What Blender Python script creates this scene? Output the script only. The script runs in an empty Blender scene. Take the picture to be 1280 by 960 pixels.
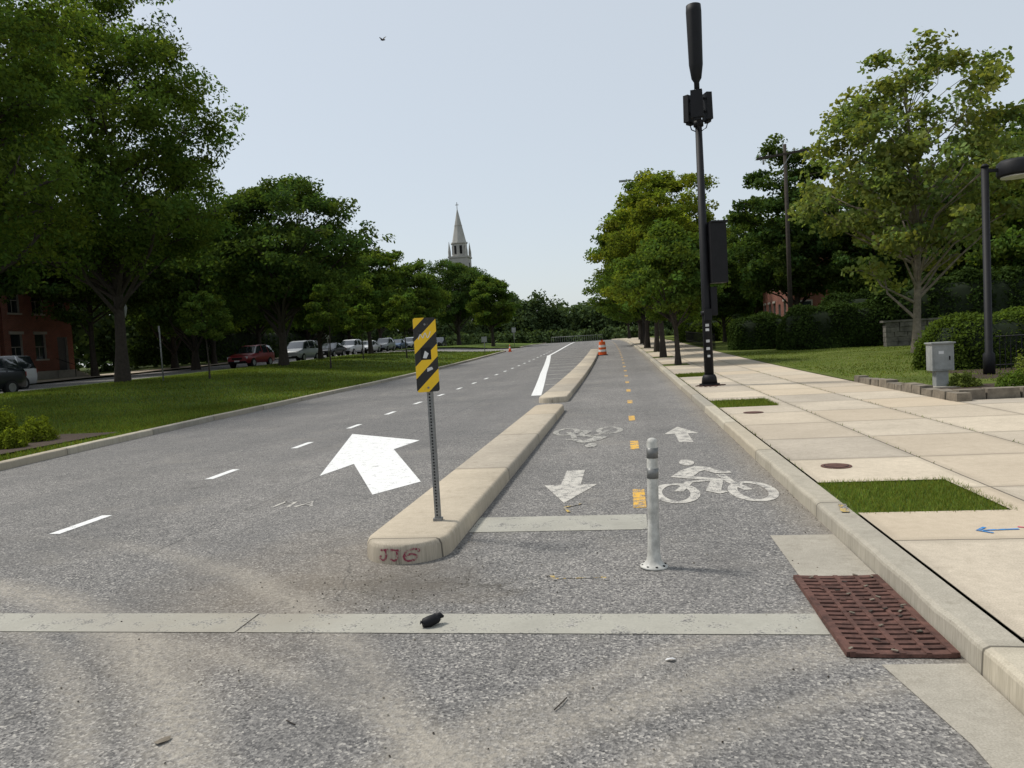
import bpy, math, random
import numpy as np
from mathutils import Vector, Matrix
random.seed(7)
scene = bpy.context.scene
scene.view_settings.view_transform = 'Standard'
scene.view_settings.look = 'None'
scene.view_settings.exposure = 0

# ------------------------------------------------------------------ terrain
def sst(a, b, x):
    t = (x - a) / (b - a)
    t = max(0.0, min(1.0, t))
    return t * t * (3 - 2 * t)
def base(v): return 1.05 * sst(15, 110, v)
def cv(v):
    w = max(0.0, min(v, 160.0) - 5)
    return -0.00022 * w * w - (0.068 * (v - 160) if v > 160 else 0)
def rise(u): return 0.5 * sst(-12, -22, u)
def P(u, v, z=0.0): return (u + cv(v), v, base(v) + rise(u) + z)
def interp(tab):
    xs = [a for a, b in tab]; ys = [b for a, b in tab]
    return lambda x: float(np.interp(x, xs, ys))
ukl = interp([(-10, -9.6), (8, -9.9), (13, -10.4), (18, -10.8), (25, -11), (400, -11)])
VL = [float(a) for a in range(-12, 140)] + [float(a) for a in range(140, 220, 5)] + [float(a) for a in range(220, 1500, 40)]

# ------------------------------------------------------------------ materials
class G:
    def __init__(s, name):
        s.m = bpy.data.materials.new(name); s.m.use_nodes = True
        s.nt = s.m.node_tree; s.nt.nodes.clear()
        s.out = s.nt.nodes.new('ShaderNodeOutputMaterial')
    def n(s, t, **k):
        nd = s.nt.nodes.new(t)
        for a, b in k.items(): setattr(nd, a, b)
        return nd
    def set(s, sock, val):
        if isinstance(val, bpy.types.NodeSocket): s.nt.links.new(val, sock)
        elif val is not None:
            if isinstance(val, (tuple, list)) and len(val) == 3 and sock.type == 'RGBA': val = (*val, 1)
            sock.default_value = val
    def uv(s): return s.n('ShaderNodeUVMap').outputs[0]
    def obj(s): return s.n('ShaderNodeTexCoord').outputs['Object']
    def noise(s, vec, scale, detail=4, rough=.55, dist=0):
        nd = s.n('ShaderNodeTexNoise'); s.set(nd.inputs['Vector'], vec)
        nd.inputs['Scale'].default_value = scale; nd.inputs['Detail'].default_value = detail
        nd.inputs['Roughness'].default_value = rough; nd.inputs['Distortion'].default_value = dist
        return nd.outputs['Fac']
    def vor(s, vec, scale, feature='F1', out='Distance'):
        nd = s.n('ShaderNodeTexVoronoi', feature=feature); s.set(nd.inputs['Vector'], vec)
        nd.inputs['Scale'].default_value = scale
        return nd.outputs[out]
    def math(s, op, a, b=None, clamp=False):
        nd = s.n('ShaderNodeMath', operation=op, use_clamp=clamp)
        s.set(nd.inputs[0], a)
        if b is not None: s.set(nd.inputs[1], b)
        return nd.outputs[0]
    def mr(s, x, a, b, c=0.0, d=1.0):
        nd = s.n('ShaderNodeMapRange'); nd.clamp = True
        s.set(nd.inputs[0], x)
        for i, q in zip((1, 2, 3, 4), (a, b, c, d)): nd.inputs[i].default_value = q
        return nd.outputs[0]
    def mix(s, f, a, b, mode='MIX'):
        nd = s.n('ShaderNodeMixRGB', blend_type=mode)
        s.set(nd.inputs[0], f); s.set(nd.inputs[1], a); s.set(nd.inputs[2], b)
        return nd.outputs[0]
    def sep(s, v):
        nd = s.n('ShaderNodeSeparateXYZ'); s.set(nd.inputs[0], v); return nd.outputs
    def comb(s, x, y, z=0.0):
        nd = s.n('ShaderNodeCombineXYZ'); s.set(nd.inputs[0], x); s.set(nd.inputs[1], y); s.set(nd.inputs[2], z); return nd.outputs[0]
    def bump(s, h, st=.3, d=.01):
        nd = s.n('ShaderNodeBump'); s.set(nd.inputs['Height'], h)
        nd.inputs['Strength'].default_value = st; nd.inputs['Distance'].default_value = d
        return nd.outputs[0]
    def pbr(s, col, rough=.85, metal=0.0, normal=None, spec=.3):
        b = s.n('ShaderNodeBsdfPrincipled')
        s.set(b.inputs['Base Color'], col); s.set(b.inputs['Roughness'], rough)
        s.set(b.inputs['Metallic'], metal); b.inputs['Specular IOR Level'].default_value = spec
        if normal is not None: s.set(b.inputs['Normal'], normal)
        s.nt.links.new(b.outputs[0], s.out.inputs[0]); return s.m

def gray(x, t=0.0): return (x * (1 + t), x, x * (1 - t))

def dirt_masks(g, uv):
    S = g.sep(uv)
    def dist(cx, cy, ky=1.0):
        a = g.math('SUBTRACT', S[0], cx); b = g.math('MULTIPLY', g.math('SUBTRACT', S[1], cy), ky)
        return g.math('SQRT', g.math('ADD', g.math('MULTIPLY', a, a), g.math('MULTIPLY', b, b)))
    wob = g.noise(uv, 1.6, 5, .65)
    wq = g.math('MULTIPLY', g.math('SUBTRACT', wob, .5), 1.4)
    return S, dist, wq

def asphalt_col(g, uv, dirt=True, b0=.160, b1=.215):
    big = g.noise(uv, .35, 5, .6)
    c = g.mix(g.mr(big, .35, .68), gray(b0, .015), gray(b1, .03))
    med = g.noise(uv, 6, 5, .7)
    c = g.mix(1.0, c, g.mix(g.mr(med, .3, .7), (.84, .84, .84), (1.13, 1.12, 1.11)), 'MULTIPLY')
    vs = g.vor(uv, 85, 'F1', 'Color')
    sx = g.sep(vs)[0]; sy = g.sep(vs)[1]
    fine = g.noise(uv, 60, 4, .8)
    c = g.mix(1.0, c, g.mix(g.mr(sx, 0, 1), (.52, .52, .53), (1.52, 1.50, 1.45)), 'MULTIPLY')
    c = g.mix(1.0, c, g.mix(g.mr(fine, .38, .62), (.64, .64, .65), (1.36, 1.35, 1.33)), 'MULTIPLY')
    c = g.mix(g.math('MULTIPLY', g.mr(sx, .91, .94), .5), c, (.50, .47, .42))
    c = g.mix(g.math('MULTIPLY', g.mr(sy, .90, .93), .55), c, (.04, .04, .04))
    if dirt:
        S, dist, wq = dirt_masks(g, uv)
        dk = g.math('MULTIPLY', g.mr(g.math('ADD', S[1], g.math('MULTIPLY', wq, .5)), 9.5, 13.5), g.mr(S[0], -2.3, -2.2, 1, 0))
        c = g.mix(g.math('MULTIPLY', dk, .20), c, (.10, .103, .11))
        d1 = g.math('ADD', dist(-2.3, 4.7, .7), wq)
        c = g.mix(g.mr(d1, .15, 1.35, .45, 0), c, (.24, .20, .15))
        d4 = g.math('ADD', dist(-1.5, 4.75, 2.0), wq)
        c = g.mix(g.mr(d4, .1, .8, .6, 0), c, (.10, .083, .062))
        grit = g.mr(g.noise(uv, 26, 4, .75), .40, .60)
        # tyre-swept dust: narrow arcs left by turning traffic
        for cx, cy, R, w, st_ in ((-6.4, -.6, 5.6, .16, .75), (-6.4, -.6, 5.22, .09, .5), (-7.2, -.9, 7.3, .12, .6), (3.4, -1.6, 5.9, .14, .65), (3.4, -1.6, 5.5, .08, .5), (4.6, -2.2, 7.4, .10, .5), (-4.6, -2.0, 6.1, .10, .45)):
            d = g.math('ABSOLUTE', g.math('SUBTRACT', dist(cx, cy), g.math('ADD', g.math('MULTIPLY', wq, .10), R)))
            mm = g.mr(d, w * .2, w * 1.5, st_, 0)
            mm = g.math('MULTIPLY', mm, g.mr(S[1], 5.0, 6.4, 1, 0))
            mm = g.math('MULTIPLY', mm, g.math('ADD', g.math('MULTIPLY', grit, .7), .3))
            c = g.mix(mm, c, (.37, .335, .28))
        e = g.mr(g.math('ADD', S[0], g.math('MULTIPLY', wq, .25)), 1.1, 1.5, 0, .5)
        c = g.mix(e, c, (.26, .225, .175))
        bnd = g.math('SINE', g.math('MULTIPLY', S[0], 3.3))
        c = g.mix(g.mr(bnd, .2, 1, 0, .2), c, gray(b0 * .74, .02))
        # blotches
        bl = g.mr(g.noise(uv, 1.1, 6, .7), .52, .68, 0, .30)
        c = g.mix(bl, c, (.105, .10, .095))
        bl2 = g.mr(g.noise(uv, .75, 6, .7), .30, .44, .28, 0)
        c = g.mix(bl2, c, (.30, .275, .235))
        oil = g.mr(g.noise(uv, 2.3, 3, .6), .64, .74, 0, .4)
        c = g.mix(oil, c, (.075, .072, .068))
        for us_, wd in ((-4.05, .010), (-7.9, .009)):
            sm = g.math('ABSOLUTE', g.math('SUBTRACT', S[0], g.math('ADD', g.math('MULTIPLY', wq, .05), us_)))
            c = g.mix(g.math('MULTIPLY', g.mr(sm, wd * .4, wd, .55, 0), g.mr(S[1], 5.4, 5.6)), c, (.05, .05, .05))
        wv = g.n('ShaderNodeVectorMath', operation='ADD'); g.set(wv.inputs[0], uv)
        nn = g.n('ShaderNodeTexNoise'); g.set(nn.inputs['Vector'], uv); nn.inputs['Scale'].default_value = 1.6; nn.inputs['Detail'].default_value = 6
        sc = g.n('ShaderNodeVectorMath', operation='SCALE'); g.set(sc.inputs[0], nn.outputs['Color']); sc.inputs['Scale'].default_value = .5
        g.set(wv.inputs[1], sc.outputs[0])
        ed = g.vor(wv.outputs[0], .42, 'DISTANCE_TO_EDGE')
        ck = g.mr(ed, .001, .004, .45, 0)
        ck = g.math('MULTIPLY', ck, g.mr(g.noise(uv, .5, 2), .48, .60))
        c = g.mix(ck, c, (.05, .05, .047))
        ed2 = g.vor(wv.outputs[0], 2.4, 'DISTANCE_TO_EDGE')
        cz = g.math('MULTIPLY', g.mr(ed2, .005, .02, .5, 0), g.mr(g.math('ADD', dist(-1.2, 4.75, 1.9), wq), .3, 1.0, 1, 0))
        c = g.mix(cz, c, (.05, .046, .04))
    return c, sx, g.math('ADD', g.math('MULTIPLY', med, .5), fine)

def mat_asphalt(name='asphalt', dirt=True, **k):
    g = G(name); uv = g.uv()
    c, sx, med = asphalt_col(g, uv, dirt, **k)
    h = g.math('ADD', g.math('MULTIPLY', g.vor(uv, 85), .8), g.math('MULTIPLY', med, .6))
    return g.pbr(c, .92, normal=g.bump(h, .6, .008), spec=.15)

def mat_paint(name, col, wear=.3, scale=9, grime=.25, tyre=False):
    g = G(name); uv = g.uv()
    a, sx, med = asphalt_col(g, uv, False)
    n = g.noise(uv, scale, 6, .72)
    n2 = g.noise(uv, 70, 3, .6)
    f = g.math('ADD', g.math('MULTIPLY', n, .6), g.math('MULTIPLY', n2, .4))
    m = g.mr(f, wear + .10, wear + .17)
    pc = g.mix(g.mr(g.noise(uv, 2.5, 5, .7), .3, .75, 0, grime * 2), col, tuple(q * .62 for q in col))
    pc = g.mix(g.mr(sx, 0, 1, .18, 0), pc, (.2, .19, .18))
    if tyre:
        S, dist, wq = dirt_masks(g, uv)
        d1 = g.math('ADD', dist(-2.4, 4.3, .7), wq)
        pc = g.mix(g.mr(d1, .1, 1.0, .65, 0), pc, (.28, .25, .20))
        for cx, cy, R, w in ((-6.4, -.6, 5.6, .2), (3.4, -1.6, 5.9, .2)):
            d = g.math('ABSOLUTE', g.math('SUBTRACT', dist(cx, cy), g.math('ADD', g.math('MULTIPLY', wq, .12), R)))
            pc = g.mix(g.mr(d, w * .2, w * 1.4, .45, 0), pc, (.30, .275, .235))
    c = g.mix(m, a, pc)
    return g.pbr(c, .75, normal=g.bump(n2, .3, .003), spec=.2)

def mat_concrete(name, col, slab=None, off=(0, 0), var=.16, stain=.5):
    g = G(name); uv = g.uv()
    n1 = g.noise(uv, .9, 6, .65); n2 = g.noise(uv, 14, 5, .7); n3 = g.noise(uv, 110, 3, .6)
    c = g.mix(g.mr(n1, .3, .7), tuple(q * (1 - var) for q in col), tuple(q * (1 + var * .5) for q in col))
    c = g.mix(1.0, c, g.mix(g.mr(n2, .3, .7), (.86, .86, .85), (1.07, 1.07, 1.07)), 'MULTIPLY')
    c = g.mix(1.0, c, g.mix(g.mr(n3, .3, .7), (.80, .80, .80), (1.14, 1.14, 1.14)), 'MULTIPLY')
    sp = g.mr(g.noise(uv, 3.1, 6, .8), .54, .75, 0, stain)
    c = g.mix(sp, c, tuple(q * .5 for q in (col[0], col[1] * .97, col[2] * .9)))
    spot = g.mr(g.vor(uv, 7), .02, .05, .45, 0)
    c = g.mix(spot, c, (.10, .09, .075))
    h = n3
    if slab:
        S = g.sep(uv)
        wob = g.math('MULTIPLY', g.math('SUBTRACT', g.noise(uv, 4, 3), .5), .012)
        su = g.math('DIVIDE', g.math('ADD', g.math('SUBTRACT', S[0], off[0]), wob), slab[0])
        sv = g.math('DIVIDE', g.math('ADD', g.math('SUBTRACT', S[1], off[1]), wob), slab[1])
        cell = g.comb(g.math('FLOOR', su), g.math('FLOOR', sv))
        wn = g.n('ShaderNodeTexWhiteNoise', noise_dimensions='2D'); g.set(wn.inputs['Vector'], cell)
        S2 = g.sep(wn.outputs['Color'])
        c = g.mix(1.0, c, g.mix(S2[0], (.83, .83, .84), (1.10, 1.08, 1.04)), 'MULTIPLY')
        c = g.mix(g.mr(S2[1], .5, 1, 0, .45), c, tuple(a * b for a, b in zip(col, (1.0, .90, .76))))
        def edge(x, w, sl):
            f = g.math('FRACT', x); d = g.math('MINIMUM', f, g.math('SUBTRACT', 1.0, f))
            return g.mr(g.math('MULTIPLY', d, sl), w * .5, w, 1, 0)
        j = g.math('MAXIMUM', edge(su, .012, slab[0]), edge(sv, .011, slab[1]))
        jd = g.math('MAXIMUM', edge(su, .09, slab[0]), edge(sv, .09, slab[1]))
        c = g.mix(g.math('MULTIPLY', g.math('MULTIPLY', jd, .35), n2), c, (.16, .14, .11))
        c = g.mix(g.math('MULTIPLY', j, .8), c, (.07, .062, .05))
        h = g.math('SUBTRACT', n3, g.math('MULTIPLY', j, 2))
    return g.pbr(c, .9, normal=g.bump(h, .4, .004), spec=.15)

def mat_grass(name, a=(.045, .085, .014), b=(.10, .145, .03), dry=(.17, .15, .07)):
    g = G(name); uv = g.uv()
    n1 = g.noise(uv, .5, 5, .6); n2 = g.noise(uv, 9, 5, .75); n3 = g.noise(uv, 60, 3, .7)
    c = g.mix(g.mr(n1, .3, .7), a, b)
    c = g.mix(1.0, c, g.mix(g.mr(n2, .25, .75), (.55, .6, .5), (1.3, 1.3, 1.2)), 'MULTIPLY')
    c = g.mix(1.0, c, g.mix(g.mr(n3, .25, .75), (.5, .55, .5), (1.45, 1.4, 1.3)), 'MULTIPLY')
    c = g.mix(g.mr(g.noise(uv, 1.3, 6, .8), .52, .75, 0, .65), c, dry)
    return g.pbr(c, .95, normal=g.bump(g.math('ADD', n2, n3), .8, .05), spec=.1)

def mat_leaf(name, col, trans=.35):
    g = G(name)
    at = g.n('ShaderNodeAttribute', attribute_name='tint')
    c = g.mix(1.0, col, at.outputs['Color'], 'MULTIPLY')
    d = g.n('ShaderNodeBsdfDiffuse'); g.set(d.inputs[0], c)
    t = g.n('ShaderNodeBsdfTranslucent'); g.set(t.inputs[0], g.mix(1.0, c, (1.5, 1.5, .7), 'MULTIPLY'))
    m = g.n('ShaderNodeMixShader'); m.inputs[0].default_value = trans
    g.nt.links.new(d.outputs[0], m.inputs[1]); g.nt.links.new(t.outputs[0], m.inputs[2])
    g.nt.links.new(m.outputs[0], g.out.inputs[0]); return g.m

def mat_simple(name, col, rough=.6, metal=0.0, var=.25, scale=6, spec=.4, bump=.0):
    g = G(name); o = g.obj()
    n = g.noise(o, scale, 5, .65)
    c = g.mix(g.mr(n, .3, .7), tuple(q * (1 - var) for q in col), tuple(q * (1 + var * .5) for q in col))
    return g.pbr(c, rough, metal, g.bump(n, bump, .02) if bump else None, spec)

def mat_brick(name, c1, c2, mortar=(.22, .19, .16)):
    g = G(name); o = g.obj(); S = g.sep(o)
    vec = g.comb(g.math('ADD', S[0], S[1]), S[2])
    b = g.n('ShaderNodeTexBrick'); g.set(b.inputs['Vector'], vec); b.inputs['Scale'].default_value = 1
    b.inputs['Brick Width'].default_value = .22; b.inputs['Row Height'].default_value = .075; b.inputs['Mortar Size'].default_value = .006
    g.set(b.inputs['Color1'], c1); g.set(b.inputs['Color2'], c2); g.set(b.inputs['Mortar'], mortar)
    c = g.mix(1.0, b.outputs['Color'], g.mix(g.mr(g.noise(o, .8, 5), .3, .7), (.75, .75, .75), (1.1, 1.1, 1.1)), 'MULTIPLY')
    return g.pbr(c, .9)

M = {}
M['asphalt'] = mat_asphalt()
M['asphalt_side'] = mat_asphalt('asphalt_side', False, b0=.18, b1=.25)
M['sidewalk'] = mat_concrete('sidewalk_concrete', (.53, .465, .375), (1.32, 1.62), (1.7, .35), stain=.4)
M['kerb'] = mat_concrete('kerb_concrete', (.44, .405, .335), (50, 2.9), (-25.3, .6), stain=.65)
M['median'] = mat_concrete('median_concrete', (.47, .415, .335), (50, 3.05), (-25.3, 5.4), stain=.75)
M['gutter'] = mat_concrete('gutter_concrete', (.37, .34, .285), stain=.7)
M['white'] = mat_paint('white_paint_fresh', (.80, .80, .78), .28, grime=.1)
M['white_old'] = mat_paint('white_paint_worn', (.58, .55, .49), .34)
M['white_worn'] = mat_paint('white_paint_very_worn', (.52, .50, .44), .375, 12)
M['bar_old'] = mat_paint('crosswalk_bar_worn', (.42, .405, .345), .30, 5, .4, tyre=True)
M['yellow'] = mat_paint('yellow_paint', (.78, .44, .05), .35)
M['survey_y'] = mat_paint('survey_yellow', (.62, .42, .07), .40, 14)
M['blue'] = mat_paint('survey_blue', (.03, .25, .62), .34, 14)
M['pink'] = mat_paint('survey_pink', (.75, .12, .2), .34, 14)
g = G('graffiti_magenta'); o_ = g.obj(); nz = g.noise(o_, 38, 4, .75)
M['magenta'] = g.pbr(g.mix(g.mr(nz, .38, .52, 0, 1), (.40, .33, .27), (.24, .035, .065)), .85)
M['grass'] = mat_grass('lawn_grass', (.065, .105, .020), (.125, .170, .040))
M['grass_r'] = mat_grass('lawn_grass_right', (.10, .135, .028), (.17, .20, .058), (.24, .21, .10))
M['earth'] = mat_grass('ground_earth', (.05, .07, .02), (.08, .10, .03), (.12, .10, .06))
M['blade'] = mat_leaf('grass_blade', (.11, .165, .034), .3)
M['mulch'] = mat_simple('mulch', (.055, .035, .022), .95, var=.6, scale=25, bump=.8)
M['bark'] = mat_simple('bark', (.05, .04, .032), .95, var=.4, scale=9, bump=.6)
M['bark_l'] = mat_simple('bark_light', (.20, .17, .13), .95, var=.5, scale=5, bump=.5)
M['leaf_d'] = mat_leaf('leaf_dark', (.058, .095, .026), .38)
M['leaf_m'] = mat_leaf('leaf_mid', (.084, .130, .028), .42)
M['leaf_y'] = mat_leaf('leaf_yellowgreen', (.14, .175, .028), .45)
M['leaf_s'] = mat_leaf('leaf_sycamore', (.145, .178, .055), .45)
M['leaf_h'] = mat_leaf('leaf_hedge', (.042, .072, .022), .25)
M['leaf_f'] = mat_leaf('leaf_far', (.066, .096, .042), .25)
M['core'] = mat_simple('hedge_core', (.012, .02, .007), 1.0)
M['black'] = mat_simple('black_metal', (.009, .009, .011), .6, var=.3, spec=.25)
M['dark'] = mat_simple('dark_void', (.006, .006, .006), .9)
M['galv'] = mat_simple('galvanised_steel', (.24, .24, .235), .6, .4, scale=30)
M['grey_box'] = mat_simple('grey_enclosure', (.28, .29, .28), .6)
M['rust'] = mat_simple('rusty_iron', (.115, .055, .042), .9, .1, var=.6, scale=14, bump=.5)
M['plastic'] = mat_simple('white_plastic', (.50, .49, .45), .55, var=.4, scale=14)
M['reflect'] = mat_simple('reflective_band', (.17, .17, .165), .4, .2)
M['orange'] = mat_simple('orange_plastic', (.75, .13, .02), .5)
M['whitep'] = mat_simple('white_band', (.75, .75, .72), .5)
M['sticker'] = mat_simple('white_sticker', (.6, .6, .6), .5)
M['brick'] = mat_brick('red_brick', (.22, .066, .042), (.16, .048, .032))
M['stone'] = mat_simple('limestone', (.34, .31, .27), .9, var=.3, scale=.6)
M['spire'] = mat_simple('spire_stone', (.36, .345, .315), .9, var=.2, scale=.4)
M['fieldstone'] = mat_simple('field_stone', (.13, .122, .105), .95, var=.6, scale=3.5, bump=1)
M['trim'] = mat_simple('painted_trim', (.3, .27, .24), .7)
M['roof'] = mat_simple('slate_roof', (.07, .07, .075), .8)
M['glass'] = mat_simple('window_glass', (.02, .025, .03), .08, spec=.8)
M['tyre'] = mat_simple('tyre_rubber', (.02, .02, .02), .9)
M['rim'] = mat_simple('alloy_rim', (.4, .4, .42), .35, .7)
M['lampl'] = mat_simple('headlamp', (.7, .7, .7), .2)
M['taill'] = mat_simple('tail_lamp', (.3, .01, .01), .3)
for nm, c in (('red', (.22, .015, .02)), ('silver', (.36, .38, .40)), ('white', (.62, .63, .64)), ('black', (.02, .022, .026)), ('blue', (.05, .09, .17))):
    M['car_' + nm] = mat_simple('car_paint_' + nm, c, .3, .1, var=.06, spec=.6)
g = G('hazard_stripes'); S = g.sep(g.uv())
f = g.math('FRACT', g.math('DIVIDE', g.math('SUBTRACT', S[1], g.math('MULTIPLY', S[0], 0.95)), .205))
f = g.math('GREATER_THAN', f, .5)
hz = g.mix(f, (.80, .50, .012), (.012, .012, .012))
hz = g.mix(g.mr(g.noise(g.uv(), 25, 5, .7), .58, .7, 0, .3), hz, (.25, .2, .12))
M['hazard'] = g.pbr(hz, .45, spec=.4)

# ------------------------------------------------------------------ mesh builder
class MB:
    def __init__(s): s.v = []; s.f = []; s.mi = []; s.mats = []; s.uvs = {}; s.smooth = []
    def m(s, key):
        if key not in s.mats: s.mats.append(key)
        return s.mats.index(key)
    def vert(s, p, uv=None):
        s.v.append(tuple(p)); i = len(s.v) - 1
        if uv is not None: s.uvs[i] = uv
        return i
    def face(s, ids, mat, smooth=False):
        s.f.append(tuple(ids)); s.mi.append(s.m(mat)); s.smooth.append(smooth)
    def poly(s, pts, mat, uvs=None):
        ids = [s.vert(p, None if uvs is None else uvs[i]) for i, p in enumerate(pts)]
        s.face(ids, mat)
    def box(s, c, d, mat, rot=0.0, top=1.0, tilt=None):
        cx, cy, cz = c; hx, hy, hz = d[0] / 2, d[1] / 2, d[2] / 2
        R = Matrix.Rotation(rot, 3, 'Z')
        if tilt: R = Matrix.Rotation(tilt[1], 3, tilt[0]) @ R
        ids = []
        for sx, sy, sz in ((-1, -1, -1), (1, -1, -1), (1, 1, -1), (-1, 1, -1), (-1, -1, 1), (1, -1, 1), (1, 1, 1), (-1, 1, 1)):
            k = top if sz > 0 else 1
            p = R @ Vector((sx * hx * k, sy * hy * k, sz * hz)); ids.append(s.vert((p.x + cx, p.y + cy, p.z + cz), (p.x + cx, p.y + cy)))
        for q in ((3, 2, 1, 0), (4, 5, 6, 7), (0, 1, 5, 4), (1, 2, 6, 5), (2, 3, 7, 6), (3, 0, 4, 7)):
            s.face([ids[i] for i in q], mat)
    def tube(s, pts, rad, mat, n=8, cap=True, smooth=True):
        pts = [Vector(p) for p in pts]
        if not hasattr(rad, '__len__'): rad = [rad] * len(pts)
        rings = []
        for i, p in enumerate(pts):
            d = (pts[min(i + 1, len(pts) - 1)] - pts[max(i - 1, 0)])
            if d.length < 1e-9: d = Vector((0, 0, 1))
            d.normalize()
            a = Vector((1, 0, 0)) if abs(d.x) < .8 else Vector((0, 1, 0))
            b = d.cross(a).normalized(); a = b.cross(d).normalized()
            rings.append([s.vert(p + (a * math.cos(t) + b * math.sin(t)) * rad[i]) for t in [2 * math.pi * k / n for k in range(n)]])
        for i in range(len(rings) - 1):
            for k in range(n):
                s.face([rings[i][k], rings[i][(k + 1) % n], rings[i + 1][(k + 1) % n], rings[i + 1][k]], mat, smooth)
        if cap: s.face(rings[0][::-1], mat); s.face(rings[-1], mat)
    def ribbon(s, pts, w, mat, fn, closed=False):
        n = len(pts); L = []; R = []
        for i, p in enumerate(pts):
            if closed: a = pts[(i - 1) % n]; b = pts[(i + 1) % n]
            else: a = pts[max(i - 1, 0)]; b = pts[min(i + 1, n - 1)]
            dx, dy = b[0] - a[0], b[1] - a[1]; l = math.hypot(dx, dy) or 1
            nx, ny = -dy / l * w / 2, dx / l * w / 2
            L.append((p[0] + nx, p[1] + ny)); R.append((p[0] - nx, p[1] - ny))
        li = [s.vert(fn(*q), q) for q in L]; ri = [s.vert(fn(*q), q) for q in R]
        for i in range(n if closed else n - 1):
            j = (i + 1) % n
            s.face([ri[i], ri[j], li[j], li[i]], mat)
    def fpoly(s, pts, mat, fn): s.poly([fn(*q) for q in pts], mat, pts)
    def done(s, name, loc=None):
        me = bpy.data.meshes.new(name); me.from_pydata(s.v, [], s.f)
        for k in s.mats: me.materials.append(M[k])
        me.polygons.foreach_set('material_index', s.mi)
        me.polygons.foreach_set('use_smooth', s.smooth)
        if s.uvs:
            ul = me.uv_layers.new(name='UVMap'); li = np.zeros(len(me.loops), dtype=np.int32); me.loops.foreach_get('vertex_index', li)
            arr = np.zeros((len(s.v), 2), dtype=np.float32)
            for i, q in s.uvs.items(): arr[i] = q[:2]
            ul.data.foreach_set('uv', arr[li].ravel())
        me.update()
        ob = bpy.data.objects.new(name, me); scene.collection.objects.link(ob)
        if loc: ob.location = loc
        return ob

def rowvs(v0, v1): return [v0] + [q for q in VL if v0 + .05 < q < v1 - .05] + [v1]
def addsheet(mb, u0, u1, v0, v1, z, mat, nu=1, jit=0.0):
    f0 = u0 if callable(u0) else (lambda v: u0); f1 = u1 if callable(u1) else (lambda v: u1)
    rows = []
    for v in rowvs(v0, v1):
        a, b = f0(v), f1(v); r = []
        for i in range(nu + 1):
            u = a + (b - a) * i / nu
            zz = z + (random.uniform(-jit, jit) if jit and 0 < i < nu else 0)
            r.append(mb.vert(P(u, v, zz), (u, v)))
        rows.append(r)
    for i in range(len(rows) - 1):
        for k in range(nu): mb.face([rows[i][k], rows[i][k + 1], rows[i + 1][k + 1], rows[i + 1][k]], mat, True)
def sheet(name, *a, **k):
    mb = MB(); addsheet(mb, *a, **k); return mb.done(name)
def addkerb(mb, uin, v0, v1, side, w, h, mat, z0=-.03):
    f = uin if callable(uin) else (lambda v: uin)
    prof = [(0, z0), (.008, h * .78), (.014, h * .9), (.04, h), (w, h), (w, z0)]
    rows = []
    rg = random.Random(4)
    vs = []
    rv = rowvs(v0, v1)
    for i in range(len(rv) - 1):
        n = 5 if rv[i] < 30 else 1
        for k in range(n): vs.append(rv[i] + (rv[i + 1] - rv[i]) * k / n)
    vs.append(rv[-1])
    for v in vs:
        j = rg.uniform(-.006, .006) if v < 30 else 0
        rows.append([mb.vert(P(f(v) + side * (a + (j if i < 4 else 0)), v, b + (j * .5 if 1 <= i <= 3 else 0)), (f(v) + side * a, v)) for i, (a, b) in enumerate(prof)])
    for i in range(len(rows) - 1):
        for k in range(len(prof) - 1):
            q = [rows[i][k], rows[i + 1][k], rows[i + 1][k + 1], rows[i][k + 1]]
            mb.face(q if side > 0 else q[::-1], mat)
    mb.face(rows[0], mat); mb.face(rows[-1][::-1], mat)

# ------------------------------------------------------------------ ground / roads
mb = MB()
us = [-900, -500, -300, -200, -120, -80, -60, -45] + [-40 + i * .5 for i in range(0, 60)] + [-10, -5, 0, 5, 10, 20, 40, 80, 200, 400, 900]
rows = []
for v in [-60, -30] + VL:
    rows.append([mb.vert(P(u, v, -.06), (u, v)) for u in us])
for i in range(len(rows) - 1):
    for k in range(len(us) - 1): mb.face([rows[i][k], rows[i][k + 1], rows[i + 1][k + 1], rows[i + 1][k]], 'earth', True)
mb.done('ground')

sheet('road', lambda v: ukl(v), 1.49, -12, 400, 0, 'asphalt', nu=6)
mb = MB()
addkerb(mb, ukl, -12, 74, -1, .17, .13, 'kerb'); addkerb(mb, ukl, 88, 260, -1, .17, .13, 'kerb')
addkerb(mb, 1.49, -12, 260, 1, .2, .125, 'kerb')
mb.done('kerb')
mb = MB()
addsheet(mb, -27.4, lambda v: ukl(v) - .18, -12, 74, .115, 'grass', nu=30, jit=.02)
addsheet(mb, -27.4, lambda v: ukl(v) - .18, 88, 260, .115, 'grass', nu=30, jit=.02)
mb.done('lawn')
sheet('side_street', -37, -27.6, -12, 260, -.02, 'asphalt_side', nu=8)
sheet('cross_street', -27.6, lambda v: ukl(v) - .02, 74.1, 87.9, -.02, 'asphalt_side', nu=32)
sheet('side_sidewalk', -41.5, -37.1, -12, 260, .10, 'sidewalk', nu=3)

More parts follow.
